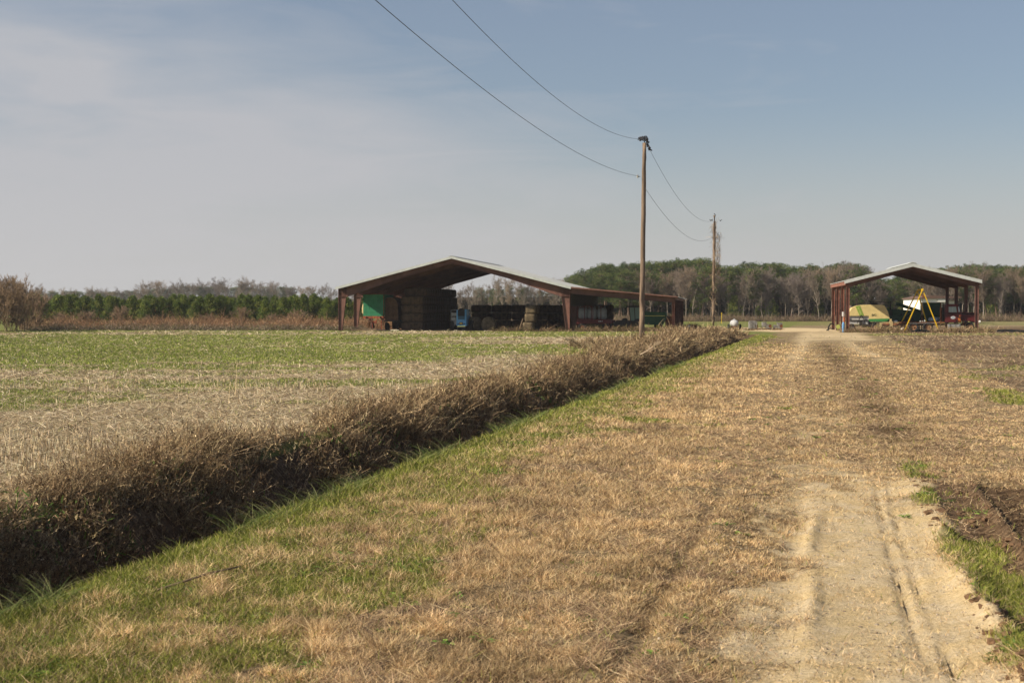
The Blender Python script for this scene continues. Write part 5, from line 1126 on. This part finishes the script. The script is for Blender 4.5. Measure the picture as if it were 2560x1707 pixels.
def shrub(seed, H):
    r = np.random.default_rng(seed); TR, TW = [], []
    for k in range(9):
        a = r.uniform(0, 6.28); rr = r.uniform(0, .28) * H; hh = H * (1 - .9 * (rr / H) ** 1.2) * r.uniform(.75, 1.05); tr, tw_ = grow(r, hh, nl=9, low=.12, spread=1.15, up=1.3, tw=.014, dens=.72)
        dx, dy = rr * math.cos(a), rr * math.sin(a); lx, ly = dx * .35, dy * .35
        TR.append([0, 0, -.3, dx, dy, -.15, .06, .05])
        for lst, dst in ((tr, TR), (tw_, TW)):
            for s in lst: dst.append([s[0] + dx + lx * s[2], s[1] + dy + ly * s[2], s[2], s[3] + dx + lx * s[5], s[4] + dy + ly * s[5], s[5], s[6] * .6, s[7] * .6] if lst is tr else [s[0] + dx + lx * s[2], s[1] + dy + ly * s[2], s[2], s[3] + dx + lx * s[5], s[4] + dy + ly * s[5], s[5], s[6], s[7]])
    V, F = seg_mesh(TR, 4); m1 = to_mesh('trunk', V, F, np.tile(np.array((.26, .18, .12)), (len(V), 1)), M_twig)
    V, F = seg_mesh(TW, 3); m2 = to_mesh('crown', V, F, np.tile(np.array((.27, .19, .125)), (len(V), 1)) * np.repeat(r.uniform(.7, 1.3, (len(TW), 1)), 6, 0), M_twig); return m1, m2
BSH = [shrub(300 + i, 4.2) for i in range(3)]
PN = [pine(400 + i, 12, b_, w_) for i, (b_, w_) in enumerate(((.42, .19), (.5, .17), (.32, .21), (.55, .2)))]
YPN = [young_pine(500 + i, 4.2) for i in range(4)]
random.seed(11)
ML = {}
def where(px): return ('left of the nearer pole' if px < 1600 else 'between the two poles' if px < 1785 else 'between farther pole and smaller shed' if px < 2075 else 'behind the smaller shed' if px < 2460 else 'right of the smaller shed')
def wl_(px): return ('at the far left end' if px < 300 else 'towards the middle' if px < 640 else 'towards the barn')
def tree(name, meshes, loc, H, H0, lab, cat, grp, parts=True, sx=1.0):
    k = H / H0; z = float(zf(loc[0], loc[1])); rzz = random.uniform(0, 6.28)
    if parts:
        t = empty(name, (loc[0], loc[1], z), rzz, lab, cat, grp); t.scale = (k * sx, k * sx, k)
        for nm, m in zip(('trunk', 'crown'), meshes): o = bpy.data.objects.new(nm, m); C.objects.link(o); o.parent = t
    else:
        key = meshes[1].name
        if key not in ML:
            a, b_ = meshes; va = np.empty(len(a.vertices) * 3, np.float32); a.vertices.foreach_get('co', va); vb = np.empty(len(b_.vertices) * 3, np.float32); b_.vertices.foreach_get('co', vb)
            la = np.empty(len(a.loops), np.int32); a.loops.foreach_get('vertex_index', la); lb = np.empty(len(b_.loops), np.int32); b_.loops.foreach_get('vertex_index', lb)
            ca = np.empty(len(a.vertices) * 4, np.float32); a.color_attributes['Col'].data.foreach_get('color', ca); cb = np.empty(len(b_.vertices) * 4, np.float32); b_.color_attributes['Col'].data.foreach_get('color', cb)
            V = np.concatenate([va, vb]).reshape(-1, 3); L = np.concatenate([la, lb + len(a.vertices)]); nf = len(L) // 4
            ML[key] = mesh_np(name, V, L, np.arange(nf) * 4, np.full(nf, 4), [a.materials[0], b_.materials[0]], col=np.concatenate([ca, cb]).reshape(-1, 4)[:, :3],
                              matidx=np.concatenate([np.zeros(len(la) // 4), np.ones(len(lb) // 4)]), link=False)
        o = bpy.data.objects.new(name, ML[key]); C.objects.link(o); o.location = (loc[0], loc[1], z); o.rotation_euler = (0, 0, rzz); o.scale = (k * sx, k * sx, k); tag(o, lab, cat, grp)
def prof(tab):
    xs, ys = zip(*tab); return lambda px: float(np.interp(px, xs, ys))
def spread(n, a, b, jit): return [a + (b - a) * (i + .5 + random.uniform(-jit, jit)) / n for i in range(n)]
# right-hand wood
top = prof([(1405, 694), (1440, 681), (1480, 671), (1550, 656), (1610, 659), (1700, 653), (1745, 650), (1790, 660), (1830, 671), (1870, 660), (1930, 657), (1990, 667), (2050, 666), (2090, 662), (2140, 664), (2200, 700), (2260, 690), (2330, 672), (2400, 664), (2450, 663), (2520, 665), (2600, 668), (2750, 665)])
for row, (d, n) in enumerate(((284, 46), (296, 46), (310, 40))):
    for px in spread(n, 1415, 2700, .45):
        y = top(px) + random.uniform(-5, 4) + (random.uniform(0, 14) if row == 0 else 0); H = CH + (HZ - y) * d / FP
        tree('pine_tree', PN[random.randrange(4)], at(px, d + random.uniform(-5, 5)), H, 12, 'tall dark green pine at the back of the wood, ' + where(px), 'pine tree', 'pines of the right-hand wood', sx=random.uniform(.95, 1.3))
for px in spread(16, 1412, 1660, .4):            # greener edge of the wood, left
    d = random.uniform(264, 278); H = CH + (HZ - top(px) - random.uniform(12, 45)) * d / FP
    tree('pine_tree', PN[random.choice((0, 2))], at(px, d), H, 12, 'leafy pine at the left edge of the right-hand wood, lower than those behind', 'pine tree', 'pines at the wood edge', sx=1.35)
for row, (d, n) in enumerate(((264, 44), (272, 44), (280, 36))):
    for px in spread(n, 1560 if row else 1600, 2680, .5):
        y = top(px) + random.uniform(14, 44) + (8 if 1400 < px < 2000 else 0) - (8 if 2080 < px < 2180 else 0); H = CH + (HZ - y) * d / FP
        tree('bare_tree', BT[random.randrange(5)], at(px, d + random.uniform(-3, 3)), H, 10, 'bare grey brown tree at the wood front, ' + where(px), 'bare tree', 'bare trees of the right-hand wood', sx=random.uniform(.7, 1.0))
for px in (1905, 1930, 2050, 2215, 2260, 2300, 2440, 2475, 1835, 1740):
    d = random.uniform(270, 278); tree('evergreen_sapling', YPN[random.randrange(4)], at(px, d), random.uniform(3.0, 5.0), 4.2, 'low dark evergreen among the bare trunks, ' + where(px), 'evergreen', 'low evergreens in the right-hand wood', sx=1.2)
for px in spread(11, 2385, 2700, .4) + spread(7, 2110, 2310, .4) + spread(5, 1700, 2060, .4):
    d = random.uniform(262, 276); H = CH + (HZ - top(px) - random.uniform(2, 26)) * d / FP
    tree('pine_tree', PN[random.choice((0, 2))], at(px, d), H, 12, 'dark pine forward among bare trees, ' + where(px), 'pine tree', 'pines among the bare trees', sx=1.25)
# seen through the barn
for px in spread(20, 1120, 1430, .5):
    d = random.uniform(300, 330); y = random.uniform(700, 735); H = CH + (HZ - y) * d / FP
    tree('bare_tree', BT[random.randrange(5)], at(px, d), H, 10, 'bare grey tree seen through the open barn', 'bare tree', 'bare trees seen through the barn', sx=.8)
for px in spread(14, 1180, 1430, .5):
    d = random.uniform(318, 350); y = random.uniform(712, 745) - (14 if px > 1290 else 0); H = CH + (HZ - y) * d / FP
    tree('pine_tree', PN[random.randrange(4)], at(px, d), H, 12, 'pine seen through the open barn', 'pine tree', 'pines seen through the barn')
# left distance
lt = prof([(-200, 725), (60, 722), (150, 722), (330, 726), (370, 712), (480, 712), (540, 706), (640, 708), (700, 712), (760, 722), (860, 722), (1100, 725)])
for px in spread(64, -160, 1000, .5):
    d = random.uniform(560, 640); H = CH + (HZ - lt(px) - random.uniform(-3, 12)) * d / FP
    tree('bare_tree', BT[random.randrange(5)], at(px, d), H, 10, 'distant bare tree on the skyline beyond the young pines, ' + wl_(px), 'bare tree', 'distant bare trees on the left skyline', parts=False, sx=1.15)
for px in spread(44, -160, 380, .5) + spread(16, 370, 720, .5) + spread(14, 700, 1000, .5):
    d = random.uniform(600, 680); y = (729 if px < 380 else 716 if px < 720 else 742) + random.uniform(-3, 7); H = CH + (HZ - y) * d / FP
    tree('pine_tree', PN[random.randrange(4)], at(px, d), H, 12, 'distant dark pine in the skyline wood, ' + wl_(px), 'pine tree', 'distant pines on the left skyline', parts=False, sx=1.5)
for row, (d, n) in enumerate(((196, 44), (203, 40), (211, 36))):
    for px in spread(n, 75, 905, .4):
        y = 752 + random.choice((-1, 1)) * random.uniform(0, 9) - row; H = CH + (HZ - y) * d / FP + .2
        tree('young_pine', YPN[random.randrange(4)], at(px, d + random.uniform(-2, 2)), H, 4.2, 'bushy young pine in the ' + ('front', 'middle', 'back')[row] + ' row of the plantation, ' + wl_(px), 'young pine', 'young pines of the plantation', sx=random.uniform(.95, 1.3))
# big bare shrubs at the left edge
for i, (px, d, H) in enumerate(((-20, 138, 4.5), (15, 137, 4.6), (40, 141, 4.2), (60, 146, 3.9), (-70, 140, 4.8), (82, 150, 3.0), (-45, 143, 4.7))):
    tree('bare_shrub', BSH[i % 3], at(px, d), H, 4.2, 'tall brown leafless shrub at the far left edge of the field', 'shrub', 'brown shrubs at the left edge', sx=1.0)
for i, (px, d) in enumerate(((150, 165), (215, 168), (295, 172), (370, 170), (520, 175), (600, 172), (680, 176), (745, 172))):
    tree('bare_shrub', BSH[i % 3], at(px, d), random.uniform(1.3, 2.0), 4.2, 'low grey brown shrub in front of the young pines', 'shrub', 'low shrubs before the plantation', sx=1.3)
# brush bands
def band(name, px0, px1, d0, d1, n, h, per, cols_, lab, hv=.4):
    px = rng.uniform(px0, px1, n); d = rng.uniform(d0, d1, n); x = (px - 1280) * d / FP
    hh = h * np.clip(1 - hv + 2.2 * hv * (fbm(px * .022, d * .1, 131, 3) - .05), .25, 2) * rng.uniform(.7, 1.2, n)
    brush(name, x, d, hh, np.full(n, .6), per, cols_, lab, w0=.02, wd=150, upright=.9)
band('broom_grass', 60, 1040, 152, 180, 950, 1.25, 34, [(0.36, 0.20, 0.105), (0.28, 0.16, 0.09), (0.42, 0.27, 0.15), (0.22, 0.14, 0.09)], 'rusty brown broom grass in front of the plantation', .95)
band('low_brush', 60, 905, 146, 158, 520, .75, 30, [(0.24, 0.18, 0.13), (0.30, 0.24, 0.18), (0.17, 0.125, 0.08), (0.13, 0.13, 0.05)], 'low grey brown brush along the far field edge')
band('wood_edge_brush', 1120, 2720, 250, 262, 1500, 1.5, 22, [(0.20, 0.14, 0.10), (0.26, 0.19, 0.13), (0.15, 0.13, 0.06), (0.16, 0.11, 0.08)], 'brown brush along the foot of the wood')
# the deep wood as one mass: undergrowth and trunks behind the countable trees
def mass(name, px0, px1, d0, d1, n, hfun, cols_, lab, size=.5):
    px = rng.uniform(px0, px1, n); d = rng.uniform(d0, d1, n); x = (px - 1280) * d / FP; hm = np.array([hfun(p) for p in px]); z = hm * rng.random(n) ** .85
    r = rng; ax = unit(r.normal(0, 1, (n, 3)) + np.array([0, 0, .7])); sdv = unit(np.cross(ax, r.normal(0, 1, (n, 3)))); L = size * r.uniform(.5, 1.5, n)[:, None]; w = L / 2.2; p = np.stack([x, d, z], 1)
    V = np.stack([p - sdv * w * .5, p + sdv * w * .5, p + ax * L + sdv * w * .2, p + ax * L - sdv * w * .2], 1).reshape(-1, 3); F = np.arange(n * 4).reshape(-1, 4)
    tag(mesh_np(name, V, F.ravel(), np.arange(n) * 4, np.full(n, 4), [M_leaf], col=np.repeat(pick(n, cols_, var=.3), 4, 0)), lab, 'woods', kind='stuff')
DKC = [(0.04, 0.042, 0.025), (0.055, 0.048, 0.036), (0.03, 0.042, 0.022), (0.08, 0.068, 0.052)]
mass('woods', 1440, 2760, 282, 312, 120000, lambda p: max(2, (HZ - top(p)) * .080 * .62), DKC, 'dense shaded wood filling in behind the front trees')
mass('distant_woods', -200, 1110, 640, 700, 60000, lambda p: (HZ - lt(p)) * .19 * .62, [(.10, .095, .085), (.07, .08, .05), (.13, .11, .10)], 'far-off wood along the left skyline', 1.2)
mass('woods_beyond_barn', 1100, 1480, 330, 350, 26000, lambda p: 4.6, [(.12, .10, .08), (.08, .09, .05), (.15, .12, .10)], 'wood seen beyond the open barn', .6)
# bare branches at the ditch
r = np.random.default_rng(77); tr, tw_ = grow(r, 1.5, nl=7, low=.1, spread=1.6, up=1.2, dens=.45, tw=.005)
V, F = seg_mesh([[q * .55 for q in s_] for s_ in tr + tw_], 4); m = to_mesh('fallen_branch', V, F, np.tile(np.array((.52, .40, .28)), (len(V), 1)), M_twig)
o = bpy.data.objects.new('fallen_branch', m); C.objects.link(o); o.location = (at(1606, 60).x, 60, .35); o.rotation_euler = (R_(10), R_(48), R_(10)); tag(o, 'pale leafless branch lying in the brush below the nearer pole', 'branch')
b = MB().tube([(-3.05, 10.75, -.10), (-2.75, 11.0, .02), (-2.45, 11.35, .08), (-2.25, 11.75, .07)], [.012, .012, .010, .006], 6)
tag(b.build('fallen_stick', WOOD), 'long thin stick lying over the near ditch edge', 'stick')

# ------------------------------------------------------------------ haze
HAZE = 0.00016
if HAZE:
    hm = bpy.data.materials.new('haze'); hm.use_nodes = True; t = hm.node_tree; t.nodes.clear(); o_ = N(t, 'ShaderNodeOutputMaterial'); v = N(t, 'ShaderNodeVolumePrincipled')
    v.inputs['Color'].default_value = (.90, .93, 1.0, 1); v.inputs['Density'].default_value = HAZE; v.inputs['Anisotropy'].default_value = 0.2
    t.links.new(v.outputs[0], o_.inputs['Volume'])
    hz = MB().box((0, 330, 8.2), (900, 900, 22.4)).build('haze', hm); tag(hz, 'thin pale winter haze over the fields', 'haze', kind='stuff')
